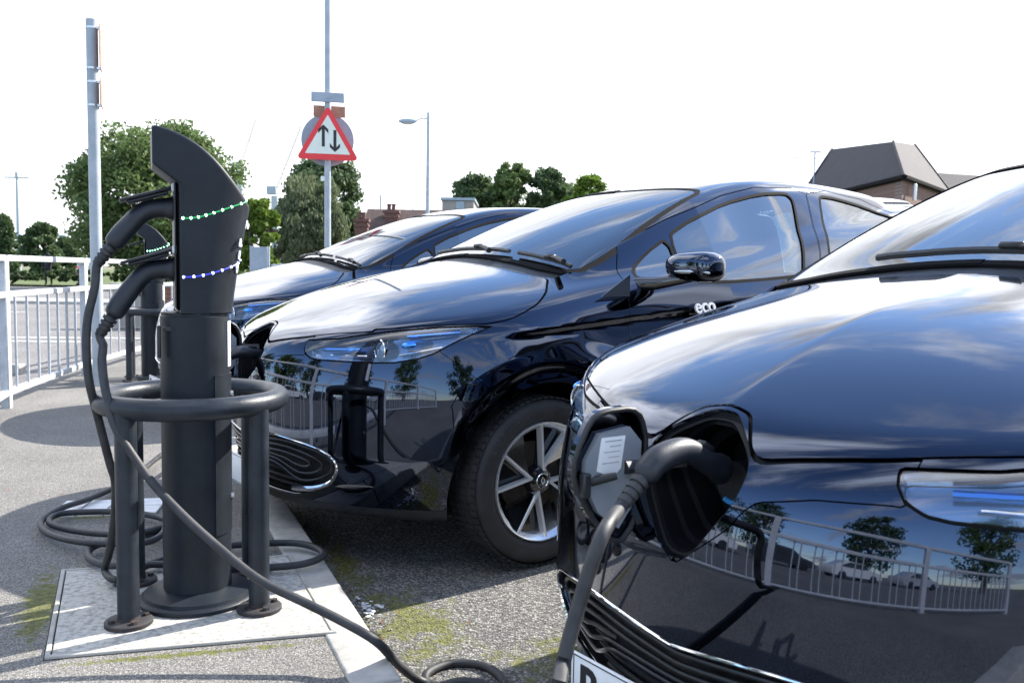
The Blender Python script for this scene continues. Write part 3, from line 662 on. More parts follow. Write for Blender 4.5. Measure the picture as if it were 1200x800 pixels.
for s_ in (0, 1):
    fd = piece([pos(fdF, .002), neg(dglF, .010), neg(qglF, .008)]); rd = piece([pos(rdF, .002), neg(rglF, .010)])
    dg, qg, rg = piece([pos(dglF, .0)]), piece([pos(qglF, .0)]), piece([pos(rglF, .0)])
    ds, qs, rs = piece([pos(dglF, -.013), neg(dglF, 0)]), piece([pos(qglF, -.011), neg(qglF, 0)]), piece([pos(rglF, -.013), neg(rglF, 0)])
    if s_: fd, rd, dg, qg, rg, ds, qs, rs = map(mirror, (fd, rd, dg, qg, rg, ds, qs, rs))
    door = finish('front_door', [fd], NAVY, car); finish('door_window', [dg], SGLASS, door, inset=.005, flange=0); finish('quarter_window', [qg], SGLASS, door, inset=.005, flange=0)
    finish('window_seal', [ds], SEAL, door, inset=-.0012, flange=.006); finish('window_seal', [qs], SEAL, door, inset=-.0012, flange=.006)
    door2 = finish('rear_door', [rd], NAVY, car); finish('door_window', [rg], SGLASS, door2, inset=.005, flange=0); finish('window_seal', [rs], SEAL, door2, inset=-.0012, flange=.006)
    sg = -1 if s_ == 0 else 1
    MB().box((2.35, sg*.862, .90), (.17, .022, .026), bev=.009, seg=3).build('handle', NAVY, door)
    MB().box((2.62, sg*.862, .90), (.15, .022, .026), bev=.009, seg=3).build('handle', NAVY, door2)
    if s_ == 0:
        Mt = Matrix.Translation((ECO_U, -ECO_V, .914)) @ Matrix.Rotation(R(ECO_A), 4, 'Z') @ Matrix.Rotation(R(78), 4, 'X') @ Matrix.Rotation(R(3), 4, 'Z')
        text_mesh('lettering', 'eco', .085, WHITEINK, door, Mt, .004, bold=.0012)
cabin = piece([neg(hoodF, g), neg(wsF, .024), neg(cowlF, 0), neg(fdF, 0.002), neg(rdF, .002), arch2, lambda P: -(fdl(uu(P), ww(P))), neg(seamF, .001), neg(rlightF, .002), neg(rwinF, .010), neg(rearbF, .001)])
finish('cabin_body', both(cabin), NAVY, car)
rb = piece([arch2, pos(rearbF, .001), neg(rlightF, .002)]); finish('rear_bumper', both(rb), NAVY, car)
rl = piece([pos(rlightF, .003)])
for s_ in (rl, mirror(rl)): finish('rear_light', [s_], REDLENS, car)
finish('rear_window', both(piece([pos(rwinF, 0)])), SGLASS, car, inset=.004, flange=0)
finish('cowl', both(piece([pos(cowlF, .001)])), PORTB, car, inset=.010, flange=.02)
ws = finish('windscreen', both(piece([pos(wsF, 0)])), WGLASS, car, inset=.003, flange=0)
finish('screen_seal', [piece([pos(wsF, -.026), neg(wsF, 0)])], SEAL, ws, inset=.001, flange=.008)
finish('screen_seal', [mirror(piece([pos(wsF, -.052), neg(wsF, 0), lambda P: uu(P)-1.08-.4*np.maximum(.6-vv(P), 0)])), mirror(piece([pos(wsF, -.026), neg(wsF, 0), lambda P: 1.08+.4*np.maximum(.6-vv(P), 0)-uu(P)]))], SEAL, ws, inset=-.0015, flange=.008)  # far-side seal, widened over the pillar to paint its shade in black
finish('screen_band', both(piece([pos(wsF, 0), neg(wsF, -.032)])), mat('screen_frit', (.006, .006, .007), .3), ws, inset=.006, flange=0)
# dark shell behind the joints
sh = piece([neg(portF, -.008), neg(grilleF, -.004), arch1, arch2, neg(lightF, -.004), neg(wsF, -.004), neg(dglF, -.004), neg(qglF, -.004), neg(rglF, -.004), neg(rwinF, 0)])
finish('inner_shell', both(sh), SHELL, car, inset=.013, flange=0)
# wheel arches: liner and turned-in lip
for cu in (.84, 3.428):
    for sg in (1, -1):
        a_ = np.linspace(R(-22), R(202), 40); V = []; F_ = []; r_ = .379
        ring = []
        for t in a_:
            u_, w_ = cu+r_*math.cos(t), .302+r_*math.sin(t)
            vs = np.linspace(.6, .92, 160); f = F_body(np.full(160, u_), vs, np.full(160, w_)); i = int(np.argmin(np.abs(f))); ring.append((u_, vs[i], w_))
        prof = [(0., .0), (-.006, -.003), (-.022, -.004), (-.03, .012), (-.12, .02), (-.33, .02)]
        for (u_, v_, w_), t in zip(ring, a_):
            for dv, dr in prof: V.append((u_+dr*math.cos(t), (v_+dv)*sg, w_+dr*math.sin(t)))
        k = len(prof)
        for i in range(len(a_)-1):
            for j in range(k-1): F_.append((i*k+j, i*k+j+1, (i+1)*k+j+1, (i+1)*k+j))
        V += [(cu, (.55)*sg, .30)]
        for i in range(len(a_)-1): F_.append((i*k+k-1, (i+1)*k+k-1, len(V)-1))
        from_py('wheel_arch', toL(np.array(V)), F_, PORTB, car)
# charge port cavity following the nose
pp = round_poly(PORT, 1); half = [(max(v_, 0), w_) for v_, w_ in pp if v_ > -.01]; half.sort(key=lambda q: math.atan2(q[1]-.735, q[0]))
half = [(v_, w_) for v_, w_ in half]; loop = half+[(-v_, w_) for v_, w_ in half[::-1]]
def uat(v_, w_):
    us = np.linspace(-.08, .30, 400); f = F_body(us, np.full(400, abs(v_)), np.full(400, w_)); i = int(np.argmax(f < 0)) if (f < 0).any() else int(np.argmin(f)); return float(us[i])
ul = [uat(v_, w_) for v_, w_ in loop]; um = .055
rings = [(1.0, 0., .0), (.985, .012, .1), (.93, .014, .2), (.925, .036, .5), (.86, .038, .6), (.855, .062, .9), (.78, .064, 1.), (.76, .12, 1.), (.62, .125, 1.), (.58, .175, 1.)]
V = []; F_ = []; k = len(loop)
for s_, d_, fl in rings:
    for (v_, w_), u_ in zip(loop, ul): V.append(((u_*(1-fl)+um*fl)+d_, v_*s_, .735+(w_-.735)*s_))
for i in range(len(rings)-1):
    for j in range(k): F_.append((i*k+j, (i+1)*k+j, (i+1)*k+(j+1) % k, i*k+(j+1) % k))
F_.append(tuple((len(rings)-1)*k+j for j in range(k)))
port = from_py('charge_port', toL(np.array(V)), F_, mat('port_black', (.003, .0035, .005), .7, spec=.12), car, smooth=False)
MB().cyl((.20, .0, .722), (.152, .0, .722), .040, n=28).build('inlet', PORTB, port)
b = MB(); b.tube([Vector((.150, math.cos(a)*.036, .722+math.sin(a)*.036)) for a in np.linspace(R(190), R(300), 14)], .005, 8); b.build('inlet_ring', mat('inlet_blue', (.05, .30, .62), .4), port)
# open flap, hinged on the far side of the port (the car's right), swung outward
fl = empty_part = bpy.data.objects.new('port_flap', None); link(fl, car)
def flap_pt(d, w_, th):                      # d = distance from the hinge, th = height off the inner face
    hx, hy = .045, .122                     # hinge line
    ang = R(FLAP_A); bow = .25*(w_-.735)
    d = d*.86
    return Vector((hx-d*math.sin(ang)-th*math.cos(ang)-abs(w_-.74)*-.10, hy+d*math.cos(ang)-th*math.sin(ang)-.02*(1-math.cos((w_-.735)*8)), w_-.004))
FLAP_A = 88
outl = [(.004, .705), (.050, .640), (.090, .612), (.125, .622), (.165, .672), (.205, .738), (.206, .790), (.180, .852), (.150, .866), (.07, .868), (.035, .850), (.006, .80)]
outl = round_poly(outl, 1)
def flap_solid(poly, th0, th1, name, m, par, crown=0.):
    b = MB(); A = [b.bm.verts.new(flap_pt(d, w_, th0)) for d, w_ in poly]; B = [b.bm.verts.new(flap_pt(d, w_, th1)) for d, w_ in poly]; n = len(poly)
    cA = b.bm.verts.new(flap_pt(.105, .74, th0-crown)); cB = b.bm.verts.new(flap_pt(.105, .74, th1))
    for i in range(n):
        b.bm.faces.new((A[i], A[(i+1) % n], B[(i+1) % n], B[i])); b.bm.faces.new((A[(i+1) % n], A[i], cA)); b.bm.faces.new((B[i], B[(i+1) % n], cB))
    return b.build(name, m, par, smooth=35)
def shrink(poly, s_, c=(.105, .742)): return [(c[0]+(x-c[0])*s_, c[1]+(y-c[1])*s_) for x, y in poly]
fo = flap_solid(outl, -.012, .0, 'flap_cover', NAVY, fl, crown=.012)
rimb = MB(); pts = [flap_pt(d, w_, .004) for d, w_ in shrink(outl, .96)]; rimb.tube(pts, .0055, 8, closed=True); rimb.build('flap_rim', PORTB, fl)
inn = flap_solid([(.035, .70), (.10, .645), (.15, .68), (.178, .735), (.180, .775), (.155, .822), (.075, .830), (.035, .80)], .0, .013, 'flap_liner', mat('liner_grey', (.22, .24, .27), .4), fl)
flap_solid([(.085, .755), (.15, .755), (.15, .815), (.085, .815)], .0132, .0142, 'sticker', WHITEP, fl)
bl = MB()
for k_ in range(5): 
    w_ = .808-.010*k_; a, c = flap_pt(.094, w_, .0146), flap_pt(.094+(.03 if k_ % 2 else .045), w_, .0146); bl.cyl(a, c, .0011, n=4)
bl.build('sticker_print', GREYP, fl)
lat = MB(); lat.cyl(flap_pt(.165, .735, .004), flap_pt(.115, .748, .034), .010, .007, 10); lat.box(flap_pt(.178, .732, .012), (.018, .018, .045), bev=.003); lat.build('latch', PORTB, fl)
hg = MB(); hg.tube([Vector((.10, .075, .76)), Vector((.045, .10, .757)), flap_pt(.02, .757, .008), flap_pt(.075, .757, .012)], .011, 8, flat=1.6); hg.build('hinge_arm', PORTB, fl)
# grille
V = []; F_ = []
gp = round_poly(GRILLE, 1); gh = [(max(v_, 0), w_) for v_, w_ in gp if v_ > -.01]; gh.sort(key=lambda q: -math.atan2(q[1]-.37, q[0]+1e-6)); gl = gh+[(-v_, w_) for v_, w_ in gh[::-1]]
def uface(v_, w_):
    us = np.linspace(-.05, .5, 600); f = F_body(us, np.full(600, abs(v_)), np.full(600, w_)); return float(us[int(np.argmax(f < 0))])
gr_rings = [(1., 0.), (.985, .02), (.95, .075), (.0, .09)]
for s_, d_ in gr_rings:
    for v_, w_ in gl: V.append((uface(v_, w_)*(1 if s_ > 0 else 0)+d_+(.02 if s_ == 0 else 0), v_*max(s_, .0), .37+(w_-.37)*s_))
k = len(gl)
for i in range(len(gr_rings)-1):
    for j in range(k): F_.append((i*k+j, (i+1)*k+j, (i+1)*k+(j+1) % k, i*k+(j+1) % k))
grl = from_py('grille', toL(np.array(V)), F_, PORTB, car, smooth=False)
def on_face(path, d, sg=1):
    return [Vector((uface(v_, w_)+d, -v_*sg, w_)) for v_, w_ in path]
SL = [[(0, 0.434), (.16, 0.447), (.28, 0.450), (.37, 0.440), (.43, 0.426), (.467, 0.404), (.470, 0.378), (.450, 0.350), (.410, 0.328), (.36, 0.312), (.31, 0.308), (.27, 0.325), (.22, 0.352), (.15, 0.362), (0, 0.362)],
      [(0, 0.416), (.16, 0.428), (.27, 0.431), (.35, 0.421), (.40, 0.408), (.430, 0.392), (.430, 0.372), (.405, 0.352), (.365, 0.340), (.32, 0.338), (.28, 0.352), (.22, 0.374), (.12, 0.380), (0, 0.378)],
      [(.0, 0.398), (.15, 0.408), (.26, 0.410), (.33, 0.401), (.375, 0.390), (.385, 0.376), (.355, 0.365), (.32, 0.370), (.27, 0.386), (.18, 0.394)]]
for pth in SL:
    for sg in (1, -1):
        pts = [Vector((p[0], p[1], 0)) for p in pth]; pts = smoothpath(pts, .02)
        MB().tube(on_face([(p.x, p.y) for p in pts], .020, sg), .0052, 8).build('slat', mat('slat_black', (.014, .014, .016), .30), grl)
for w_ in (.36, .33, .30, .275):
    MB().tube(on_face([(v_, w_) for v_ in np.linspace(-.30, .30, 13)], .035), .006, 6).build('slat', PORTB, grl)
for sg in (1, -1):
    path = [(.0, 0.4535), (.15, 0.4675), (.262, 0.4705), (.36, 0.4595), (.42, 0.4490), (.466, 0.4330), (.499, 0.4080), (.502, 0.3760), (.480, 0.3370), (.445, 0.3100), (.39, 0.2900), (.32, 0.2780), (.285, 0.2740)]
    pts = [(p.x, p.y) for p in smoothpath([Vector((a, b_, 0)) for a, b_ in path], .02)]; n_ = len(pts)
    rr = [.0032+.0075*float(np.clip((i/n_-.55)/.3, 0, 1)) for i in range(n_)]
    MB().tube(on_face(pts, .0, sg), rr, 8).build('grille_trim', CHROME, grl)
# number plate
pl = MB().box((-.004, 0, .297), (.007, .522, .112), bev=.003, seg=2).build('number_plate', PLATE, car)
text_mesh('plate_letter', 'R', .108, INK, pl, Matrix.Translation((-.0082, .236, .259)) @ Matrix.Rotation(R(-90), 4, 'Z') @ Matrix.Rotation(R(90), 4, 'X'), .0006, bold=.003)
b = MB()
for y_, z_, dy, dz in ((0, .348, .506, .0022), (0, .246, .506, .0022), (.252, .297, .0022, .104), (-.252, .297, .0022, .104)): b.box((-.0078, y_, z_), (.001, dy, dz))
b.build('plate_border', INK, pl)
# satin strip standing in for a reflection low in the bumper corner
for sg in (1, -1):
    path = [(.42, .292), (.48, .305), (.56, .315), (.63, .316)]
    pts = [(p.x, p.y) for p in smoothpath([Vector((a, b_, 0)) for a, b_ in path], .02)]
    MB().tube(on_face(pts, .005, sg), [.003+.010*math.sin(math.pi*i/(len(pts)-1)) for i in range(len(pts))], 8, flat=.35).build('bumper_reflection', mat('reflection_satin', (.35, .34, .32), .25, .8), car)
# wipers
def on_glass(u_, v_):
    wsn = np.linspace(1.0, 1.6, 600); f = F_body(np.full(600, u_), np.full(600, abs(v_)), wsn); i = int(np.argmax(f > 0)); return Vector((u_, -v_, float(wsn[i])))
for v0, v1, vp in ((-.30, .27, .10), (.33, .63, .55)):
    us = lambda v_: 1.045+.12*v_*v_
    pts = [on_glass(us(v0+(v1-v0)*t)+.012, v0+(v1-v0)*t)+Vector((-.006, 0, .012)) for t in np.linspace(0, 1, 14)]
    wp = bpy.data.objects.new('wiper', None); link(wp, car)
    MB().tube(pts, .0085, 6, flat=1.2).build('wiper_blade', PORTB, wp)
    pm = pts[len(pts)*6//10]+Vector((0, 0, .012)); pv = pm+Vector((-.035, -.13, -.022))
    MB().tube([pm, pm.lerp(pv, .5)+Vector((0, 0, .004)), pv], [.006, .009, .012], 8).box(pm, (.024, .060, .016), bev=.005).build('wiper_arm', PORTB, wp)
# door mirrors
for sg in (1, -1):
    mir = bpy.data.objects.new('door_mirror', None); link(mir, car)
    if sg == -1:                                        # the far side mirror is folded in
        mir.location = (1.42, .79, 0); mir.rotation_euler = (0, 0, R(-68)); FOLD = True
    def FM(u, v, w_):
        a = np.abs((u-1.44)/.075)**2.6; b_ = np.abs((v-.965)/(.125))**3.2; hgt = .050+.012*np.clip((v-.85)/.2, 0, 1); c_ = np.abs((w_-1.103+.02*(v-.95))/hgt)**2.8
        return (a+b_+c_)**.33-1
    Pm, Qm, Nm = surface_net(FM, (1.33, .81, 1.0), (1.55, 1.12, 1.20), (26, 36, 26), 6)
    front = Pm[:, 0] < 1.9
    V = Pm.copy(); V[:, 1] *= -sg; Nn = Nm.copy(); Nn[:, 1] *= -sg
    Fq = [tuple(q) for q in Qm.tolist()]; Fq = [f[::-1] for f in Fq] if sg == 1 else Fq
    from_py('mirror_housing', V, Fq, NAVY, mir, normals=Nn)
    b = MB()
    b.tube([Vector((1.33, -sg*.74, 1.028)), Vector((1.37, -sg*.83, 1.035)), Vector((1.42, -sg*.93, 1.056)), Vector((1.43, -sg*1.0, 1.062))], [.032, .026, .020, .012], 12, flat=1.0); b.build('mirror_arm', GLOSSBLACK, mir)
    if sg == 1: MB().prism([(1.085, .985), (1.228, .985), (1.228, 1.070)], .004, Matrix(((1, 0, 0, 0), (0, 0, -sg, -sg*.826), (0, 1, 0, 0), (0, 0, 0, 1)))).build('corner_trim', mat('corner_trim', (.04, .045, .055), .2, coat=.6), mir)
    if sg == -1:
        for ch_ in [q_ for q_ in bpy.data.objects if q_.parent == mir]: ch_.location = (-1.36, -.86, 0)
    it_ = MB().tube([Vector((1.366+.03*t*t, -sg*(.93+.15*t), 1.083-.004*t)) for t in np.linspace(0, 1, 7)], [.004, .008, .010, .011, .011, .010, .005], 8, flat=.6).build('indicator', mat('indicator_lens', (.75, .72, .66), .12, .3, coat=1), mir)
    if sg == -1: it_.location = (-1.36, -.86, 0)
# wheels
def make_wheel():
    wh = bpy.data.objects.new('wheel', None); link(wh, car)
    Mx = Matrix.Rotation(R(90), 4, 'X')                                  # lathe axis z -> -y (outer face towards -y)
    ty = [(.218, -.012), (.225, .0), (.245, .010), (.275, .014), (.292, .009), (.300, -.004), (.306, -.022), (.308, -.06), (.309, -.10), (.308, -.14), (.306, -.178), (.296, -.196), (.27, -.205), (.225, -.196), (.216, -.19)]
    b = MB(); b.lathe(ty, 72, Mx, caps=False)
    b.build('tyre', RUBBER, wh, smooth=50)
    tr = MB()
    for i in range(72):
        a = 2*math.pi*i/72
        for z0, z1, sh in ((-.030, -.002, 0), (-.095, -.045, .03), (-.165, -.115, .06)):
            c = Mx @ Vector((.3095*math.cos(a+sh), .3095*math.sin(a+sh), (z0+z1)/2))
            rot = (Mx.to_3x3() @ Matrix.Rotation(a+sh, 3, 'Z')); tr.box(c, (.006, .019, z1-z0), rot=rot)
    tr.build('tread', RUBBER, wh, smooth=0)
    rim = [(.222, -.002), (.219, .006), (.214, .004), (.209, -.008), (.200, -.012), (.196, -.03), (.185, -.12), (.19, -.18)]
    MB().lathe(rim, 64, Mx, caps=False).build('rim_barrel', MACHINED, wh, smooth=60)
    MB().lathe([(.0, -.095), (.10, -.095), (.135, -.09), (.135, -.105), (.0, -.11)], 40, Mx).build('brake_disc', STEEL, wh)
    sp = MB(); bk = MB(); ed = MB()
    def P2(r_, a_): return (r_*math.cos(a_), r_*math.sin(a_))
    for k_ in range(4):
        a0 = R(90*k_)
        def bar(r0, a0_, r1, a1_, w0_, w1_, z0, z1, th, B):
            p, q = Vector(P2(r0, a0_)), Vector(P2(r1, a1_)); d = (q-p).normalized(); n_ = Vector((-d.y, d.x))
            pts = [(*(p+n_*w0_), z0), (*(q+n_*w1_), z1), (*(q-n_*w1_), z1), (*(p-n_*w0_), z0)]
            A = [B.bm.verts.new(Mx @ Vector(v_)) for v_ in pts]; C = [B.bm.verts.new(Mx @ (Vector(v_)-Vector((0, 0, th)))) for v_ in pts]
            B.bm.faces.new(A); B.bm.faces.new(C[::-1])
            for i in range(4): B.bm.faces.new((A[i], C[i], C[(i+1) % 4], A[(i+1) % 4]))
        ax = lambda deg: a0+R(deg)
        bar(.040, ax(184-20), .212, ax(184), .0048, .0045, -.021, -.003, .030, ed)      # thin edge of the V
        bar(.040, ax(147+22), .212, ax(147), .0048, .0045, -.021, -.003, .030, ed)
        # wide polished blade next to the V, tapering to the hub
        poly = [P2(.212, ax(147)), P2(.212, ax(132)), P2(.212, ax(117)), P2(.165, ax(119)), P2(.115, ax(128)), P2(.05, ax(165))]
        zs = [-.006, -.010, -.014, -.022, -.030, -.026]
        A = [sp.bm.verts.new(Mx @ Vector((x, y, z))) for (x, y), z in zip(poly, zs)]; C = [sp.bm.verts.new(Mx @ Vector((x, y, z-.025))) for (x, y), z in zip(poly, zs)]
        sp.bm.faces.new(A); sp.bm.faces.new(C[::-1])
        for i in range(6): sp.bm.faces.new((A[i], C[i], C[(i+1) % 6], A[(i+1) % 6]))
        bar(.03, ax(166), .205, ax(166), .012, .050, -.055, -.045, .01, bk)
    sp.build('spoke_blades', mat('polished_alloy', (.55, .57, .60), .10, 1), wh, smooth=20); ed.build('spoke_edges', mat('bright_cut_alloy', (.80, .81, .82), .35, .55), wh, smooth=20)
    bk.build('spoke_backing', GLOSSBLACK, wh, smooth=20)
    MB().lathe([(.0, -.012), (.022, -.012), (.027, -.015), (.036, -.018), (.048, -.026), (.055, -.06)], 32, Mx).build('hub', GLOSSBLACK, wh)
    b = MB(); b.tube([Mx @ Vector((math.cos(a)*.026, math.sin(a)*.026, -.0125)) for a in np.linspace(0, 2*math.pi, 28, endpoint=False)], .0018, 6, closed=True)
    q = .013
    b.tube([Mx @ Vector(p) for p in ((0, q, -.0105), (q*.62, 0, -.0105), (0, -q, -.0105), (-q*.62, 0, -.0105))], .0026, 6, closed=True); b.build('hub_badge', CHROME, wh)
    nb = MB()
    for k_ in range(4):
        a = R(45+90*k_); nb.cyl(Mx @ Vector((.040*math.cos(a), .040*math.sin(a), -.03)), Mx @ Vector((.040*math.cos(a), .040*math.sin(a), -.018)), .006, n=6)
    nb.build('wheel_nut', STEEL, wh)
    for ch, a in zip('EURUN', (152, 145, 138, 131, 124)):
        r_ = .262; Mt = Mx @ Matrix.Rotation(R(a), 4, 'Z') @ Matrix.Translation((r_, 0, .0125)) @ Matrix.Rotation(R(-90), 4, 'Z')
        text_mesh('tyre_letter', ch, .030, mat('tyre_letter_rubber', (.05, .05, .052), .5), wh, Mt, .0012)
    return wh
wh = make_wheel()
bpy.context.view_layer.update(); index_children()
W_ = [(.84, -.815, 0), (3.428, -.815, 0), (.84, .815, 180), (3.428, .815, 180)]
for i, (x, y, rz) in enumerate(W_):
    o = wh if i == 0 else copy_tree(wh, car)
    o.location = (x, y, .309); o.rotation_euler = (0, 0, R(rz))
# cabin
MB().box((1.30, 0, .93), (.62, 1.32, .10), rot=Matrix.Rotation(R(8), 3, 'Y'), bev=.04, seg=3).build('dashboard', DASHM, car)
b = MB(); ctr = Vector((1.63, -.36, 1.0))
b.tube([ctr+Matrix.Rotation(R(-25), 3, 'Y') @ Vector((0, math.cos(a)*.18, math.sin(a)*.18)) for a in np.linspace(0, 2*math.pi, 32, endpoint=False)], .015, 8, closed=True); b.cyl(ctr, ctr+Vector((-.2, 0, -.05)), .04, n=12); b.tube([ctr+Vector((0, -.17, 0)), ctr, ctr+Vector((0, .17, 0))], .02, 6)
b.build('steering_wheel', PORTB, car)
for y in (-.36, .36):
    for x in (2.05, 2.95):
        b = MB(); b.box((x, y, .62), (.50, .50, .16), bev=.05, seg=3); b.box((x+.27, y, .93), (.14, .48, .58), rot=Matrix.Rotation(R(14), 3, 'Y'), bev=.05, seg=3)
        b.box((x+.36, y, 1.29), (.10, .26, .17), rot=Matrix.Rotation(R(12), 3, 'Y'), bev=.04, seg=3); b.build('seat', SEATM, car)
MB().box((2.1, 0, .40), (2.6, 1.4, .04)).build('cabin_floor', SHELL, car)
MB().box((1.93, 0, 1.40), (.03, .20, .055), bev=.012, seg=2).build('rear_view_mirror', PORTB, car)
MB().box((1.9, 0, .20), (3.0, 1.1, .10), bev=.02).build('underbody', SHELL, car)
bpy.context.view_layer.update(); index_children()
CARS = [((.288, 1.530), .630), ((-1.031, 3.396), .632), ((-2.25, 5.70), .61)]
LAB = ['dark navy electric hatchback nearest the camera, its nose filling the lower right corner',
       'dark navy electric hatchback in the middle of the three, left front wheel in view',
       'dark navy electric hatchback farthest back of the three, in front of the chimneyed house']
for i, ((x, y), a) in enumerate(CARS):
    o = car if i == 0 else copy_tree(car)
    o.location = (x, y, -.030 if i == 0 else 0); o.rotation_euler = (0, 0, a)
    tag(o, LAB[i], 'car', 'electric cars parked nose to the kerb')
    if i == 2:                                          # this one is not charging: its flap is shut
        for q_ in [c_ for c_ in bpy.data.objects if c_.parent == o and c_.name.startswith(('port_flap', 'charge_port'))]:
            for r_ in [c_ for c_ in bpy.data.objects if c_.parent == q_]: bpy.data.objects.remove(r_)
            bpy.data.objects.remove(q_)
        cv = finish('port_cover', both(piece([pos(portF, .0025)])), NAVY, o)
        b = MB(); q_ = [(.0, .79), (.045, .735), (0., .665), (-.045, .735)]
        b.tube([Vector((uat(v_, w_)-.004, -v_, w_)) for v_, w_ in q_], .007, 8, closed=True); b.build('emblem', CHROME, cv)
def car_world(i, u, v, w_):
    (x, y), a = CARS[i]; ca, sa = math.cos(a), math.sin(a); return Vector((x+ca*u+sa*v, y+sa*u-ca*v, w_))
# ---------------------------------------------------------------- charging posts
WD = -KN                                                   # the socket side looks away from the cars
def post_matrix():                                          # local x = socket direction, y = along the kerb towards the camera side, z up
    return math.atan2(WD.y, WD.x)
LEDG = mat('led_green', (.1, 1, .4), .4, emit=(.35, 1., .60), estr=9); LEDGL = mat('led_strip_green', (.02, .12, .05), .4, emit=(.02, .45, .12), estr=.35)
LEDB = mat('led_blue', (.4, .4, 1), .4, emit=(.42, .45, 1.), estr=10); LEDBL = mat('led_strip_blue', (.03, .04, .2), .4, emit=(.03, .04, .75), estr=.45)
zt = _spl([-.22, -.16, -.08, 0, .06, .11, .16], [1.060, 1.130, 1.232, 1.303, 1.331, 1.343, 1.348])
def F_post(x, y, z):                                        # z measured from the pavement
    zz_ = np.clip((z-.84)/.34, 0, 1.2)
    Re = .103+.060*zz_**1.25
    plan = (np.abs(np.minimum(x-.035, 0)/(Re+.035))**2.3+(np.abs(y)/.096)**2.3)**(1/2.3)*.096-.096
    topc = (z-(zt(x)-.0))/1.25
    bx = .043+.067*np.clip((z-1.188)/.050, 0, 1)
    west = x-bx
    a = smax(plan, west, .012); a = smax(a, topc, .018); a = smax(a, np.abs(y)-.093, .01)
    return np.maximum(a, .832-z)
def make_post():
    root = empty('charging_post', (0, 0, 0), 0, label='x', cat='charging post', group='charging posts on the pavement')
    MB().lathe([(.164, 0), (.164, .010), (.158, .016), (.150, .017), (.147, .026), (.12, .034), (.098, .040), (.0, .040)], 64).build('base_flange', POSTM, root)
    MB().lathe([(.0945, .038), (.0945, .824), (.0915, .826), (.0915, .835), (.0, .835)], 64).build('column', POSTM, root)
    P, Q, Nn = surface_net(F_post, (-.20, -.11, .80), (.15, .11, 1.42), (62, 40, 112), 6)
    hd = from_py('post_head', P, [tuple(q) for q in Q.tolist()], POSTM, root, normals=Nn)
    # access door, slightly proud, and its lock
    door = MB()
    a0, a1 = R(118), R(196)
    def arc(r0, r1, a0, a1, z0, z1, B, n=14):
        vi = []
        for k in range(n+1):
            a = a0+(a1-a0)*k/n
            vi.append([B.bm.verts.new((r*math.cos(a), r*math.sin(a), z)) for r, z in ((r0, z0), (r1, z0), (r1, z1), (r0, z1))])
        for A, C in zip(vi, vi[1:]):
            for j in range(4): B.bm.faces.new((A[j], A[(j+1) % 4], C[(j+1) % 4], C[j]))
        B.bm.faces.new(vi[0][::-1]); B.bm.faces.new(vi[-1])
    arc(.094, .0978, a0, a1, .20, .66, door); ad = door.build('access_door', POSTM, root)
    for z in (.30, .60): MB().cyl((.094*math.cos(R(165)), .094*math.sin(R(165)), z), (.104*math.cos(R(165)), .104*math.sin(R(165)), z), .008, n=12).build('lock', mat('lock_silver', (.6, .61, .63), .3, .9), ad)
    lb = MB(); arc(.0955, .0968, R(152), R(176), .68, .81, lb); lb.build('side_label', WHITEP, root)
    # socket panel on the flat side
    MB().box((.044, 0, 1.02), (.012, .130, .36), bev=.004).build('socket_panel', SEAL, root)
    MB().box((.053, 0, 1.02), (.004, .150, .345), bev=.001).build('panel_rim', PORTB, root)
    for z in (.955, 1.125):
        so_ = MB().cyl((.03, 0, z), (.058, 0, z), .036, n=28).build('socket', PORTB, root)
        MB().box((.05, .052, z+.055), (.022, .016, .022), bev=.003).build('lid_hinge', mat('hinge_white', (.62, .63, .64), .5), so_)
        ld = MB(); rot_ = Matrix.Rotation(R(17), 3, 'Y'); ld.box(Vector((.045, 0, z+.060))+rot_ @ Vector((.080, 0, .0)), (.150, .084, .009), rot=rot_, bev=.004, seg=2)
        ld.box(Vector((.045, 0, z+.060))+rot_ @ Vector((.082, 0, -.009)), (.110, .064, .010), rot=rot_, bev=.003)
        ld.build('socket_lid', PLUGM, so_)
    MB().box((.062, .056, .79), (.05, .02, .014), bev=.003).box((.098, .056, .755), (.010, .022, .09), bev=.003).build('cable_hook', PORTB, root)
    # LED strings climbing round the head
    for nm, za, zb, mg, ml, cnt in (('green', 1.095, 1.165, LEDG, LEDGL, 10), ('blue', .935, .985, LEDB, LEDBL, 8)):
        pts = []
        for k in range(cnt*4-3):
            t = k/(cnt*4-4); a = R(70)+(R(178)-R(70))*t; z = za+(zb-za)*(1-math.cos(a-R(70)))/(1-math.cos(R(108)))
            rs = np.linspace(.03, .24, 400); f = F_post(rs*math.cos(a), rs*math.sin(a), np.full(400, z)); r_ = rs[int(np.argmax(f > 0))]
            pts.append(Vector((r_*math.cos(a), r_*math.sin(a), z)))
        st = MB().tube(pts, .0024, 6, flat=.8).build('led_strip', ml, root)
        for k in range(cnt): MB().sphere(pts[k*4], .0034, 8, 6).build('led', mg, st)
    # writing on the rounded side
    for txt, size, z, dz in (('Po', .034, 1.075, 0), ('P', .05, 1.02, 0), ('o', .05, .985, 0), ('d', .05, .945, 0)):
        a = R(168); rs = np.linspace(.05, .24, 500); f = F_post(rs*math.cos(a), rs*math.sin(a), np.full(500, z)); r_ = float(rs[int(np.argmax(f > 0))])
        nrm = gradF(F_post, np.array([[r_*math.cos(a), r_*math.sin(a), z]]))[0]; nrm /= np.linalg.norm(nrm); nv = Vector(nrm)
        up = (Vector((0, 0, 1))-nv*nv.z).normalized(); rt = up.cross(nv)
        Mt = Matrix((( rt.x, up.x, nv.x, r_*math.cos(a)), (rt.y, up.y, nv.y, r_*math.sin(a)), (rt.z, up.z, nv.z, z), (0, 0, 0, 1)))
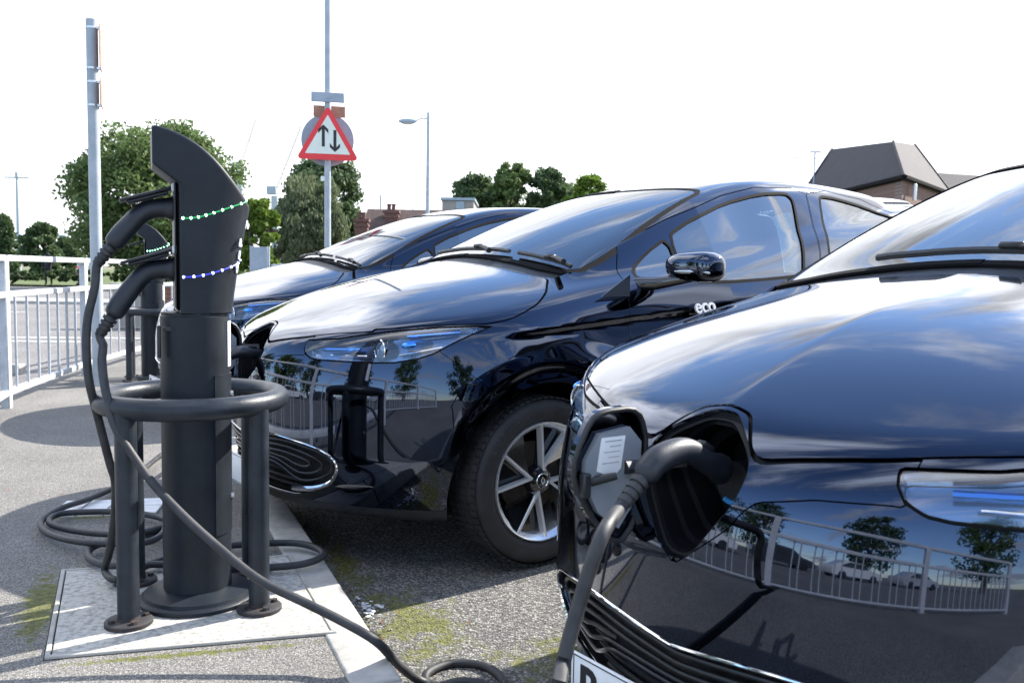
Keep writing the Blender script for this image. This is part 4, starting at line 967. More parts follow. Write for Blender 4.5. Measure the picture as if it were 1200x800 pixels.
        if size > .04: Mt = Mt @ Matrix.Rotation(R(90), 4, 'Z')
        text_mesh('post_lettering', txt, size, WHITEINK, hd, Mt, .0012, bold=.0008)
    return root
def make_guard(z=.585, r=.241):
    root = empty('hoop_guard', (0, 0, 0), 0, label='x', cat='hoop guard', group='hoop guards round the charging posts')
    b = MB(); b.tube([Vector((math.cos(a)*r, math.sin(a)*r, z)) for a in np.linspace(0, 2*math.pi, 72, endpoint=False)], .0300, 20, closed=True); b.build('hoop', STEELP, root)
    for k in range(4):
        a = R(45+90*k); x, y = r*math.cos(a), r*math.sin(a)
        lg = MB().cyl((x, y, .012), (x, y, z-.012), .0285, n=24, caps=False).build('leg', STEELP, root)
        MB().lathe([(.062, 0), (.062, .009), (.058, .012), (.030, .013), (.0285, .022)], 32, Matrix.Translation((x, y, 0))).build('foot_plate', RUST, lg)
        bb = MB()
        for q in range(4):
            c = (x+.045*math.cos(R(20+90*q)), y+.045*math.sin(R(20+90*q))); bb.cyl((*c, .012), (*c, .020), .0095, n=6)
        bb.build('bolt', RUST, lg)
    return root
post = make_post(); guard = make_guard()
bpy.context.view_layer.update(); index_children()
PR = post_matrix()
for i, (x, y, lab, lg_) in enumerate(((-.908, 2.560, 'dark grey charging post in front, green and blue light strings and two plugged cables', 'dark steel hoop on four legs round the front charging post'),
        (-3.085, 7.67, 'farther dark charging post seen behind the front one beside the tall grey pole', 'dark steel hoop round the farther charging post beside the tall grey pole'))):
    o = post if i == 0 else copy_tree(post); o.location = (x, y, .1085 if i == 0 else .10); o.rotation_euler = (0, 0, PR); o['label'] = lab
    o = guard if i == 0 else copy_tree(guard); o.location = (x-.014, y+.014, .1085 if i == 0 else .10); o.rotation_euler = (0, 0, PR+R(-3)); o['label'] = lg_
def post_pt(x, y, z, c=(-.908, 2.560, .1085)):
    return Vector((c[0]+x*math.cos(PR)-y*math.sin(PR), c[1]+x*math.sin(PR)+y*math.cos(PR), c[2]+z))

# ---------------------------------------------------------------- cables with plugs at both ends
def plug(root, P, big=1.0, grip=False):
    """P: points from the socket face back to the cable; handle, collar and ribbed boot"""
    pts = smoothpath(P, .008); n = len(pts)
    L = [0]
    for a, c in zip(pts, pts[1:]): L.append(L[-1]+(c-a).length)
    T = L[-1]
    prof = [(0, .0315), (.07, .0315), (.10, .0265), (.22, .0255), (.45, .0250), (.66, .0262), (.80, .0270), (.93, .0255), (.985, .022), (1., .014)]
    rr = [big*float(np.interp(l/T, [p[0] for p in prof], [p[1] for p in prof])) for l in L]
    h = MB().tube(pts, rr, 20, flat=1.10).build('plug', PLUGM, root)
    d = (pts[-1]-pts[-4]).normalized(); e = pts[-1]; b = MB()
    for k in range(4):
        c = e+d*(.004+.0135*k); b.cyl(c, c+d*.009, (.0205-.0014*k)*big, (.0195-.0014*k)*big, n=18)
    b.cyl(e-d*.01, e+d*.062, .0150*big, .0135*big, n=14); b.build('strain_relief', CABLEM, h)
    mid = pts[n*3//10]; dd = (pts[n*3//10+1]-mid).normalized(); up = Vector((0, 0, 1)); up = (up-dd*dd.dot(up)).normalized()
    MB().box(mid+up*.029*big, (.030, .020, .010), rot=dd.to_track_quat('X', 'Z').to_matrix(), bev=.003, seg=2).build('release_button', PORTB, h)
    return e+d*.06, d
def cable(label, mids, plugs, r=.0115, big2=.82):
    root = empty('charging_cable', (0, 0, 0), label=label, cat='charging cable', group='black charging cables')
    a = plug(root, plugs[0]) if plugs[0] else None; z = plug(root, plugs[1], big2) if plugs[1] else None
    P = ([a[0]-a[1]*.04, a[0]] if a else [])+[Vector(m) for m in mids]+([z[0], z[0]-z[1]*.04] if z else [])
    MB().tube(smoothpath(P, .015), r, 12).build('lead', CABLEM, root); return root
def px(x, y, Y=None, z=None):                                 # a place in the scene from measured bearings, at depth Y or height z
    f = 1050.; pi_, ro = R(4.46), R(.93); dx, dy = x-600, y-400
    X = dx*math.cos(ro)+dy*math.sin(ro); D = -dx*math.sin(ro)+dy*math.cos(ro)
    v = Vector((X, f*math.cos(pi_)-D*math.sin(pi_), -f*math.sin(pi_)-D*math.cos(pi_)))
    t = Y/v.y if Y is not None else (z-1.073)/v.z
    return Vector((0, 0, 1.073))+v*t
CG = .1165+.0135
# upper socket: hangs down, coils on the pavement and runs to the middle car
upP = [post_pt(.050, 0, 1.125), post_pt(.085, 0, 1.125), post_pt(.130, 0, 1.113), post_pt(.178, 0, 1.065), post_pt(.216, 0, 1.015)]
loP = [post_pt(.050, 0, .955), post_pt(.085, 0, .955), post_pt(.130, 0, .943), post_pt(.178, 0, .885), post_pt(.218, 0, .822)]
c2 = [car_world(1, .11, 0, .722), car_world(1, .055, 0, .742), car_world(1, -.01, .0, .752), car_world(1, -.075, -.0, .728), car_world(1, -.115, -.0, .69)]
Yp = 2.47
mid_a = [px(111, 336, 2.45), px(103.5, 369, 2.44), px(101, 396, 2.43), px(102, 426, 2.42), px(105, 450, 2.42), px(111, 474, 2.43), px(128, 540, 2.48), px(135, 566, 2.52), px(134, 605, 2.58), px(128, 647, 2.64), px(123, 668, 2.68),
         px(136, 679, z=CG+.01), px(160, 668, z=CG), px(192, 655, z=CG), px(260, 640, z=CG), px(345, 636, z=CG+.0), px(379, 648, z=CG), px(352, 661, z=CG), px(280, 665, z=CG), px(190, 661, z=CG), px(125, 662, z=CG), px(103, 650, z=CG), px(120, 636, z=CG), px(180, 627, z=CG),
         px(196, 610, z=CG), px(150, 600, z=CG), px(75, 601, z=CG), px(58, 612, z=CG), px(90, 622, z=CG), px(150, 626, z=CG+.02), px(192, 618, z=CG+.022), px(175, 634, z=CG+.022), px(110, 636, z=CG+.02), px(62, 627, z=CG), px(48, 612, z=CG), px(70, 596, z=CG+.01), px(105, 584, z=CG),
         px(140, 568, z=CG), px(170, 548, z=CG), px(193, 530, z=CG), px(225, 515, z=CG), px(262, 500, z=.20), px(266, 470, 3.24), c2[-1]+Vector((-.05, -.02, -.14))]
cable('black charging cable from the upper socket, coiled on the pavement, ending at the middle car', mid_a, (upP, c2))
# lower socket: swings across the front of the hoop to the nearest car
c3 = [car_world(0, .118, .0, .722), car_world(0, .075, 0, .742), car_world(0, .02, .0, .768), car_world(0, -.045, -.0, .758), car_world(0, -.082, -.0, .730)]
mid_b = [px(121, 404, 2.44), px(119.5, 420, 2.42), px(121.5, 444, 2.39), px(126, 468, 2.36), px(135, 500, 2.34), px(156, 534, 2.33), px(180, 567, 2.31), px(214, 603, 2.28), px(256, 641, 2.25), px(304, 679, 2.21), px(356, 705, 2.18), px(404, 729, 2.15), px(442, 752, 2.12), px(470, 781, z=.06), px(500, 800, z=-.009),
         px(560, 812, z=-.009), px(590, 800, z=-.009), px(570, 781, z=-.009), px(530, 777, z=-.009), px(500, 789, z=-.007), px(505, 806, z=-.009), px(545, 798, z=.014), px(600, 812, z=-.006), px(640, 830, z=.0), px(652, 812, 1.27), px(659, 780, 1.285), px(672, 730, 1.30), px(690, 670, 1.315), px(708, 622, 1.33)]
cable('black charging cable from the lower socket, hanging across the hoop to the nearest car', mid_b, (loP, c3))
# ---------------------------------------------------------------- tall pole with edge-on plates
def pole_thing(name, label, cat, x, y, h, r, r2=None, m=None, z0=.10, **kw):
    root = empty(name, (x, y, z0), label=label, cat=cat, **kw)
    MB().cyl((0, 0, 0), (0, 0, h), r, r2 or r, n=24).build('pole', m or GALV, root); return root
pl_ = pole_thing('sign_pole', 'plain grey sign pole beside the fence with two small plates clamped edge-on at its top', 'pole', -3.325, 7.17, 2.88, .0445)
for z, hh in ((2.66, .33), (2.31, .20)):
    s_ = MB().box((.066, .0, z), (.008, .26, hh), rot=Matrix.Rotation(R(21.5), 3, 'Z'), bev=.002).build('sign_plate', BROWNP, pl_)
    for dz in (-hh/2+.01, hh/2-.01): MB().cyl((0, 0, z+dz-.008), (0, 0, z+dz+.008), .0475, n=24).box((.056, 0, z+dz), (.026, .04, .018)).build('clamp', mat('clamp_steel', (.66, .67, .68), .3, .8), s_)
# warning sign on its pole
sp_ = px(384, 165, 11.0)
wp = pole_thing('warning_sign', 'red bordered triangular two-way traffic sign with black arrows on a slim grey pole', 'road sign', sp_.x, sp_.y, 5.2, .038, z0=.0)
Mf = Matrix.Translation((0, 0, 0))
s75 = .75; cz = px(384.5, 187, 10.9).z
def rtri(s, r_, n=5):
    pts = []; c = [(-s/2, 0), (s/2, 0), (0, s*.866)]; ctr = (0, s*.2887)
    for (x, y), a0 in zip(c, (210, -30, 90)):
        d = math.hypot(x-ctr[0], y-ctr[1]); k = (d-2*r_)/d; qx, qy = ctr[0]+(x-ctr[0])*k, ctr[1]+(y-ctr[1])*k
        for j in range(n): a = R(a0-60+120*j/(n-1)); pts.append((qx+r_*math.cos(a), qy+r_*math.sin(a)))
    return pts
FX = Matrix(((1, 0, 0, 0), (0, 0, 1, 0), (0, 1, 0, 0), (0, 0, 0, 1)))            # xy -> xz, extrusion -> +y (away)
def facing(y): return Matrix.Rotation(R(12), 4, 'Z') @ Matrix.Translation((0, y, 0)) @ FX
rot12 = Matrix.Rotation(R(12), 4, 'Z')
MB().prism(rtri(.75, .035), .006, rot12 @ Matrix.Translation((0, -.070, cz)) @ FX).build('sign_border', SIGNRED, wp, smooth=0)
fc = MB().prism(rtri(.535, .006), .003, rot12 @ Matrix.Translation((0, -.0735, cz+.070)) @ FX).build('sign_face', SIGNW, wp, smooth=0)
def arrow(cx_, z0, z1, up):
    h = z1-z0; w_ = .018; hw = .060; q = [(-w_, 0), (w_, 0), (w_, h-.055), (hw, h-.105), (hw, h-.055), (0, h), (-hw, h-.055), (-hw, h-.105), (-w_, h-.055)]
    q = [(cx_+x, z0+y) for x, y in q] if up else [(cx_+x, z1-y) for x, y in q[::-1]]
    MB().prism(q, .003, rot12 @ Matrix.Translation((0, -.0755, cz)) @ FX).build('arrow', INK, fc, smooth=0)
arrow(-.052, .155, .415, True); arrow(.085, .095, .355, False)
b = MB(); b.cyl(rot12 @ Vector((0, .055, cz+.25)), rot12 @ Vector((0, .060, cz+.25)), .315, n=48); b.build('round_sign', SIGNG, wp, smooth=30)
z1 = px(384, 115, 11).z; z2 = px(386, 130, 11).z
MB().box(rot12 @ Vector((0, -.045, z1)), (.39, .035, .115), rot=rot12.to_3x3(), bev=.004).build('upper_plate', SIGNG, wp)
MB().box(rot12 @ Vector((.02, .05, z2)), (.38, .012, .135), rot=rot12.to_3x3(), bev=.002).build('brown_plate', BROWNP, wp)
for z in (cz+.12, cz+.45, z1, z2+.04): MB().cyl((0, 0, z-.012), (0, 0, z+.012), .042, n=20).box(rot12 @ Vector((0, -.05, z)), (.05, .03, .03)).build('clamp', SIGNG, wp)
MB().box((-.055, -.01, cz-.22), (.05, .03, .06), bev=.004).build('junction_box', SIGNW, wp)

# ---------------------------------------------------------------- guard rails
def fence(name, label, pts, post_every, joined, zb=.10, top=1.11, mid=.865):
    root = empty(name, (pts[0].x, pts[0].y, 0), label=label, cat='fence'); o = Vector((pts[0].x, pts[0].y, 0))
    path = [p-o for p in smoothpath(pts, .25)]
    L = [0]
    for a, c in zip(path, path[1:]): L.append(L[-1]+(c-a).length)
    T = L[-1]
    def at(s):
        i = min(max(int(np.searchsorted(L, s))-1, 0), len(path)-2); t = (s-L[i])/(L[i+1]-L[i]); p = path[i].lerp(path[i+1], t); d = (path[i+1]-path[i]).normalized(); return p, d
    npan = max(1, round(T/post_every)); W = T/npan
    pb = MB().box((0, 0, (zb+top)/2+.0), (.075, .050, top-zb+.02), bev=.004).build('post', FENCEM, root)
    rl_ = {}
    for nm, z, hh, ww_ in (('top_rail', top-.002, .042, .045), ('rail', mid, .042, .045), ('bottom_rail', zb+.105, .042, .045)):
        rl_[nm] = (MB().box((0, 0, 0), (W-.072, ww_, hh), bev=.006, seg=2).build(nm, FENCEM, root), z)
    bar = MB().cyl((0, 0, zb+.118), (0, 0, mid-.012), .0085, n=8, caps=False).build('bar', FENCEG, root)
    firstp = firstb = True; firstr = True; allb = MB() if joined else None
    for k in range(npan+1):
        p, d = at(min(k*W, T)); q = pb if firstp else same('post', pb, root); firstp = False
        q.location = p; q.rotation_euler = (0, 0, math.atan2(d.y, d.x))
    for k in range(npan):
        a, _ = at(k*W); c, _ = at(min((k+1)*W, T)); d = (c-a).normalized(); rz = math.atan2(d.y, d.x); nrm = Vector((-d.y, d.x, 0))
        for nm, (ob, z) in rl_.items():
            q = ob if firstr else same(nm, ob, root); m_ = (a+c)/2; q.location = (m_.x, m_.y, z); q.rotation_euler = (0, 0, rz); 
            q.scale = (((c-a).length-.072)/(W-.072), 1, 1)
        firstr = False
        nb = round((c-a).length/.235)
        for j in range(1, nb):
            for off, al in ((-.013, -.075), (.013, .0)):
                m_ = a+(c-a)*(j/nb)+d*al+nrm*off
                if joined: allb.cyl((m_.x, m_.y, zb+.118), (m_.x, m_.y, mid-.012), .0085, n=6, caps=False)
                else:
                    q = bar if firstb else same('bar', bar, root); firstb = False; q.location = (m_.x, m_.y, 0)
    if joined:
        bpy.data.objects.remove(bar); allb.build('bar', FENCEG, root, kind='stuff')
    return root
FZ = [Vector((x, y, 0)) for x, y in FL]
fence('guard_rail', 'pale galvanised pedestrian guard rail with paired bars, curving along the left edge of the pavement', FZ[6:10], 2.10, False)
fence('guard_rail', 'pale guard rail crossing behind the farthest car, in front of the grey sign board', FZ[10:], 2.05, False)
fence('guard_rail', 'nearest length of guard rail, only its last post inside the left edge', FZ[1:7], 2.02, False)
# ---------------------------------------------------------------- trees
def leafmat(name, c1, c2, c3):
    m = mat(name, c1, .6); b = m.node_tree.nodes['Principled BSDF']; t = nd(m, 'ShaderNodeNewGeometry')
    r = nd(m, 'ShaderNodeValToRGB'); e = r.color_ramp.elements; e[0].color = (*c1, 1); e[1].color = (*c3, 1); x = e.new(.5); x.color = (*c2, 1)
    n = nd(m, 'ShaderNodeTexNoise', Scale=.55, Detail=3); lk(m, t.outputs['Position'], n.inputs['Vector'])
    a = M_('ADD', M_('MULTIPLY', t.outputs['Random Per Island'], .5, tree=m.node_tree), M_('MULTIPLY', n.outputs[0], .55, tree=m.node_tree), tree=m.node_tree)
    lk(m, a, r.inputs[0]); lk(m, r.outputs[0], b.inputs['Base Color']); b.inputs['Specular IOR Level'].default_value = .3
    out = m.node_tree.nodes['Material Output']; tl = nd(m, 'ShaderNodeBsdfTranslucent'); lk(m, r.outputs[0], tl.inputs[0]); mx_ = nd(m, 'ShaderNodeMixShader'); mx_.inputs[0].default_value = .42
    lk(m, b.outputs[0], mx_.inputs[1]); lk(m, tl.outputs[0], mx_.inputs[2]); lk(m, mx_.outputs[0], out.inputs[0]); return m
LEAF = {'dark': leafmat('leaf_dark', (.045, .078, .034), (.080, .125, .052), (.14, .19, .085)), 'mid': leafmat('leaf_mid', (.062, .105, .034), (.115, .17, .055), (.19, .25, .085)),
        'pale': leafmat('leaf_pale', (.075, .10, .045), (.13, .16, .08), (.21, .235, .13)), 'bright': leafmat('leaf_bright', (.06, .11, .014), (.12, .19, .025), (.20, .28, .05))}
BARK = varied('bark', (.05, .04, .03), (.10, .085, .07), 5, .9, bump=.01, bscale=20)
def tree(name, label, x, y, top, bottom, half, kind, group, nleaf=14400, leaf=.22, shape='round', seed=1, depth=None):
    """crown between heights bottom and top, half its width; top/bottom in metres above the ground"""
    rg = np.random.default_rng(seed); root = empty(name, (x, y, 0), label=label, cat='tree', group=group)
    H = top-bottom; dp = depth or half*.85
    nb = int(26+rg.integers(0, 10)); C = []
    for k in range(nb*4):
        z = rg.uniform(.04, .97); ang = rg.uniform(0, 2*math.pi)
        if shape == 'round': env = math.sqrt(max(0., 1-(2*z-.92)**2/1.12))
        elif shape == 'cone': env = (1-z)*.95+.08
        else: env = .55+.45*math.sin(math.pi*min(1, z*1.05+.12))
        rr = env*math.sqrt(rg.uniform(.15, 1)); cr = (.13+.11*rg.random())*(1 if shape != 'cone' else .75)
        C.append((math.cos(ang)*rr*(half-cr*half*.5), math.sin(ang)*rr*(dp-cr*dp*.5), bottom+H*z, cr*min(half, H*.6)))
        if len(C) >= nb*3: break
    C = np.array(C); wgt = C[:, 3]**2; wgt /= wgt.sum()
    ci = rg.choice(len(C), nleaf, p=wgt); d = rg.normal(size=(nleaf, 3)); d /= np.linalg.norm(d, axis=1)[:, None]
    rad = rg.uniform(.15, 1.35, nleaf)**.75; d[:, 2] *= .8
    Pn = C[ci, :3]+d*(C[ci, 3]*rad)[:, None]
    t1 = rg.normal(size=(nleaf, 3)); t1 /= np.linalg.norm(t1, axis=1)[:, None]; t2 = np.cross(t1, rg.normal(size=(nleaf, 3))); t2 /= np.linalg.norm(t2, axis=1)[:, None]
    if shape == 'weep': t1 = t1*.4+np.array([0, 0, -1.]); t1 /= np.linalg.norm(t1, axis=1)[:, None]
    s = leaf*rg.uniform(.55, 1.25, nleaf)[:, None]
    V = np.stack([Pn-t1*s*.62, Pn+t2*s*.34, Pn+t1*s*.62, Pn-t2*s*.34], 1).reshape(-1, 3)
    me = bpy.data.meshes.new('crown'); me.vertices.add(len(V)); me.vertices.foreach_set('co', V.ravel()); nf = nleaf
    me.loops.add(nf*4); me.loops.foreach_set('vertex_index', np.arange(nf*4)); me.polygons.add(nf); me.polygons.foreach_set('loop_start', np.arange(0, nf*4, 4)); me.polygons.foreach_set('loop_total', np.full(nf, 4))
    me.update(); me.materials.append(LEAF[kind]); link(bpy.data.objects.new('crown', me), root)
    b = MB(); tr_ = .035*top+.06; k = 8
    tp = [Vector((rg.normal()*.05*i, rg.normal()*.05*i, i/k*(bottom+H*.72))) for i in range(k+1)]; b.tube(tp, [tr_*(1-.8*i/k) for i in range(k+1)], 10)
    for q in range(9):
        c = C[rg.integers(0, len(C))]; st = tp[int(rg.integers(3, k))]; e_ = Vector(c[:3]); m_ = st.lerp(e_, .5)+Vector((0, 0, .12*H*rg.random()))
        b.tube([st, m_, e_], [tr_*.32, tr_*.2, tr_*.06], 6)
    b.build('trunk', BARK, root); return root
def tpx(name, label, x0, x1, ytop, ybot, D, kind, group='trees', **kw):
    c = px((x0+x1)/2, (ytop+ybot)/2, D); t = px((x0+x1)/2, ytop, D).z; b = px((x0+x1)/2, ybot, D).z; half = (px(x1, ytop, D).x-px(x0, ytop, D).x)/2
    return tree(name, label, c.x, D, t, max(b, .3), half, kind, group, **kw)
tpx('broadleaf_tree', 'big green spreading tree behind the tall pole and front charging post', 82, 296, 150, 322, 42, 'mid', seed=3, nleaf=52000, leaf=.19)
tpx('broadleaf_tree', 'dark evergreen tree at the far left edge with a pointed top', -22, 32, 252, 330, 62, 'dark', seed=4, nleaf=11200, leaf=.30, shape='cone')
tpx('broadleaf_tree', 'rounded dark tree left of the tall pole, behind the thin mast', 24, 76, 263, 338, 56, 'dark', seed=5, nleaf=14400, leaf=.24)
tpx('broadleaf_tree', 'small dark rounded tree just left of the tall pole', 60, 98, 280, 338, 60, 'dark', seed=6, nleaf=9600, leaf=.25)
tpx('broadleaf_tree', 'dark tree rising behind the triangular warning sign', 328, 434, 187, 300, 60, 'dark', seed=7, nleaf=20800, leaf=.26)
tpx('willow_tree', 'pale drooping willow-like tree left of the warning sign pole', 312, 414, 208, 322, 38, 'pale', seed=8, nleaf=32000, leaf=.15, shape='weep')
tpx('broadleaf_tree', 'bright yellow-green tree between the front charging post and the willow', 276, 330, 232, 330, 34, 'bright', seed=9, nleaf=14400, leaf=.17)
tpx('broadleaf_tree', 'leftmost of the row of trees seen over the farthest car roof', 516, 600, 206, 312, 74, 'dark', seed=10, nleaf=15000, leaf=.30, group='row of trees over the car roofs')
tpx('broadleaf_tree', 'tallest of the row of trees seen over the farthest car roof', 566, 632, 190, 312, 72, 'mid', seed=11, nleaf=15000, leaf=.30, group='row of trees over the car roofs')
tpx('broadleaf_tree', 'dark tree in the row right of its tallest one', 610, 672, 198, 312, 72, 'dark', seed=12, nleaf=15000, leaf=.30, group='row of trees over the car roofs')
tpx('broadleaf_tree', 'light green rightmost tree of the row above the windscreen of the middle car', 652, 724, 208, 312, 66, 'bright', seed=13, nleaf=13000, leaf=.26, group='row of trees over the car roofs')
tpx('broadleaf_tree', 'low spreading tree filling the left foot of the row above the farthest car', 535, 640, 222, 316, 78, 'mid', seed=14, nleaf=9000, leaf=.28, group='row of trees over the car roofs')
tpx('broadleaf_tree', 'low spreading tree filling the right foot of the row above the middle car', 610, 715, 220, 316, 78, 'dark', seed=15, nleaf=9000, leaf=.28, group='row of trees over the car roofs')
for k, (x0, x1, yt, kd, lab) in enumerate(((-30, 60, 318, 'dark', 'low dark hedge at the far left beyond the road'), (52, 128, 316, 'dark', 'low hedge behind the small far warning sign'), (120, 215, 312, 'mid', 'low hedge behind the farther charging post'),
        (205, 300, 314, 'bright', 'low light green shrubs below the big tree'))):
    o = tpx('hedge', lab, x0, x1, yt, 344, 44, kd, group='low hedges beyond the road', seed=20+k, nleaf=8000, leaf=.16, shape='round', depth=1.2); o['category'] = 'hedge'
# ---------------------------------------------------------------- lamps and masts
def lamp(label, xp, ytop, D, arms, h0=0., r=.07, name='street_lamp', grp='street lamps', head=(.80, .24)):
    t = px(xp, ytop, D); root = empty(name, (t.x, D, h0), label=label, cat='street lamp', group=grp); h = t.z-h0
    MB().cyl((0, 0, 0), (0, 0, h*.35), r*1.25, n=14).cyl((0, 0, h*.35), (0, 0, h), r, r*.8, n=14).build('pole', GALV, root)
    for dx, drop in arms:
        s = 1 if dx > 0 else -1
        ar = MB().tube([Vector((0, 0, h-.25)), Vector((dx*.5, 0, h-.16-drop*.5)), Vector((dx, 0, h-.18-drop))], [.035, .03, .026], 8).build('arm', GALV, root)
        MB().sphere((dx+s*head[0]*.42, 0, h-.20-drop), .5, 20, 10, (head[0], head[1]*1.1, head[1])).build('lamp_head', SIGNG, ar)
        MB().sphere((dx+s*head[0]*.42, 0, h-.20-drop-head[1]*.25), .45, 16, 8, (head[0]*.85, head[1], head[1]*.75)).build('lamp_glass', mat('lamp_bowl', (.35, .36, .37), .2), ar)
    return root
lamp('street lamp with one arm and oval head above the farthest car', 502, 132, 39, [(-.55, .18)], r=.085)
lamp('street lamp with a pale oval head in front of the big tree', 152, 244, 70, [(-1.1, .0)], r=.09)
lamp('double armed street lamp just left of the tall grey pole', 105, 275, 84, [(-2.3, -.05), (2.0, .05)], r=.10, head=(1.1, .22))
t = px(19.6, 207, 105); rt = empty('floodlight_mast', (t.x, 105, 0), label='very tall thin lighting mast at the far left with a crossbar on top', cat='mast')
MB().cyl((0, 0, 0), (0, 0, t.z), .26, .13, n=12).build('pole', GALV, rt); MB().box((0, 0, t.z-.1), (2.8, .2, .16)).cyl((0, 0, t.z-.2), (0, 0, t.z+.5), .2, n=8).build('crossbar', GALV, rt)
t = px(446, 206, 58); rt = empty('flag_pole', (t.x, 58, 0), label='thin pale pole in front of the dark tree beside the house chimney', cat='pole'); MB().cyl((0, 0, 0), (0, 0, t.z-1.2), .05, n=8).build('pole', GALV, rt)
t = px(484, 232, 90); rt = empty('thin_mast', (t.x, 90, 0), label='faint thin mast just left of the street lamp over the farthest car', cat='mast'); MB().cyl((0, 0, 0), (0, 0, t.z), .05, n=8).box((0, 0, t.z-.1), (1.0, .05, .05)).build('pole', GALV, rt)
# small warning signs far off, on lamp-like posts
for xp, yb, D, lab in ((91, 322, 56, 'small distant triangular warning sign left of the tall grey pole'), (152, 297, 50, 'small distant triangular warning sign behind the upper plug')):
    c = px(xp, yb, D); rt = empty('far_warning_sign', (c.x, D, 0), label=lab, cat='road sign', group='distant warning signs')
    MB().cyl((0, 0, 0), (0, 0, c.z+.7), .05, n=8).build('pole', GALV, rt)
    MB().prism(rtri(.68, .03), .02, Matrix.Translation((0, -.08, c.z)) @ FX).build('sign_border', SIGNRED, rt, smooth=0)
    f_ = MB().prism(rtri(.44, .01), .01, Matrix.Translation((0, -.09, c.z+.075)) @ FX).build('sign_face', SIGNW, rt, smooth=0)
    MB().box((0, -.10, c.z+.24), (.07, .01, .16)).box((.05, -.10, c.z+.2), (.03, .01, .1)).build('symbol', INK, f_, smooth=0)
    MB().box((0, -.08, c.z-.22), (.62, .02, .34)).build('supplementary_plate', SIGNW, rt)
# dark figure far across the road
c = px(57, 352, 44); pe = empty('person', (c.x, 44, .05), label='tiny dark clothed person standing far across the road at the left', cat='person')
def skin(name, V_, E_, Rr, m_, par):
    me = bpy.data.meshes.new(name); me.from_pydata(V_, E_, []); o = bpy.data.objects.new(name, me); link(o, par); me.materials.append(m_)
    md = o.modifiers.new('s', 'SKIN'); sk = me.skin_vertices.new(name='') if not me.skin_vertices else me.skin_vertices[0]
    for d, r_ in zip(me.skin_vertices[0].data, Rr): d.radius = (r_, r_)
    me.skin_vertices[0].data[0].use_root = True; o.modifiers.new('u', 'SUBSURF').levels = 1; return o
skin('body', [(0, 0, .88), (0, 0, 1.12), (0, 0, 1.36), (0, 0, 1.46), (0, 0, 1.60), (-.18, 0, 1.38), (-.25, .02, 1.12), (-.24, -.06, .88), (.18, 0, 1.38), (.25, .02, 1.12), (.24, -.06, .88), (-.09, 0, .82), (-.10, -.03, .46), (-.11, .02, .06), (-.11, -.10, .03), (.09, 0, .82), (.11, .06, .46), (.12, .10, .06), (.12, -.02, .03)],
     [(0, 1), (1, 2), (2, 3), (3, 4), (2, 5), (5, 6), (6, 7), (2, 8), (8, 9), (9, 10), (0, 11), (11, 12), (12, 13), (13, 14), (0, 15), (15, 16), (16, 17), (17, 18)],
     [.14, .14, .13, .06, .10, .075, .05, .035, .075, .05, .035, .09, .06, .045, .04, .09, .06, .045, .04], mat('dark_clothes', (.02, .02, .025), .8), pe)
# grey sign board seen from behind, past the farthest car
c = px(304, 300, 14.2); rt = empty('sign_board', (c.x, 14.2, 0), R(4), label='grey road sign board seen from behind on two posts, beside the front charging post', cat='road sign')
z_ = px(304, 290, 14.2).z; MB().box((0, 0, z_-.18), (.26, .02, .38), bev=.003).build('panel', SIGNG, rt)
for x_ in (-.135, .135): MB().cyl((x_, .03, 0), (x_, .03, z_+.02), .022, n=10).build('post', GALV, rt)
# low brick wall under the crossing rail
BR = varied('brick_red', (.16, .055, .035), (.27, .11, .07), 3, .85, .95, .003, 30); MORTAR = varied('mortar', (.30, .28, .25), (.36, .34, .31), 9, .95)
def mbrick(name, c1, c2, c3, sx=4.4, mortar=.02):
    m = mat(name, c1, .9); b = m.node_tree.nodes['Principled BSDF']; t = nd(m, 'ShaderNodeTexCoord'); k = nd(m, 'ShaderNodeTexBrick', Scale=sx); k.inputs['Color1'].default_value = (*c1, 1); k.inputs['Color2'].default_value = (*c2, 1); k.inputs['Mortar'].default_value = (*c3, 1)
    k.inputs['Mortar Size'].default_value = mortar; k.inputs['Brick Width'].default_value = 1.0; k.inputs['Row Height'].default_value = .33
    mp = nd(m, 'ShaderNodeMapping'); mp.inputs['Rotation'].default_value = (R(90), 0, 0); lk(m, t.outputs['Object'], mp.inputs[0]); lk(m, mp.outputs[0], k.inputs['Vector']); lk(m, k.outputs[0], b.inputs['Base Color']); return m
BRK = mbrick('far_brickwork', (.13, .075, .06), (.18, .105, .08), (.18, .15, .135))
c = px(330, 345, 15.6); rt = empty('garden_wall', (c.x, 15.6, 0), label='low red brick wall behind the guard rail and sign board', cat='wall')
b = MB(); b.box((1.6, 0, .36), (9.0, .20, .72)).build('wall', MORTAR, rt, smooth=0)
br_ = MB().box((0, 0, 0), (.216, .012, .065), bev=.002).build('brick', BR, rt, smooth=0); fst = True
for j in range(5):
    for i in range(26):
        o = br_ if fst else same('brick', br_, rt); fst = False
        o.location = (-2.2+.227*i+(.113 if j % 2 else 0), -.104, .36+.0755*j)
MB().box((1.6, 0, .74), (9.1, .26, .05), bev=.01).build('coping', CONC, rt)
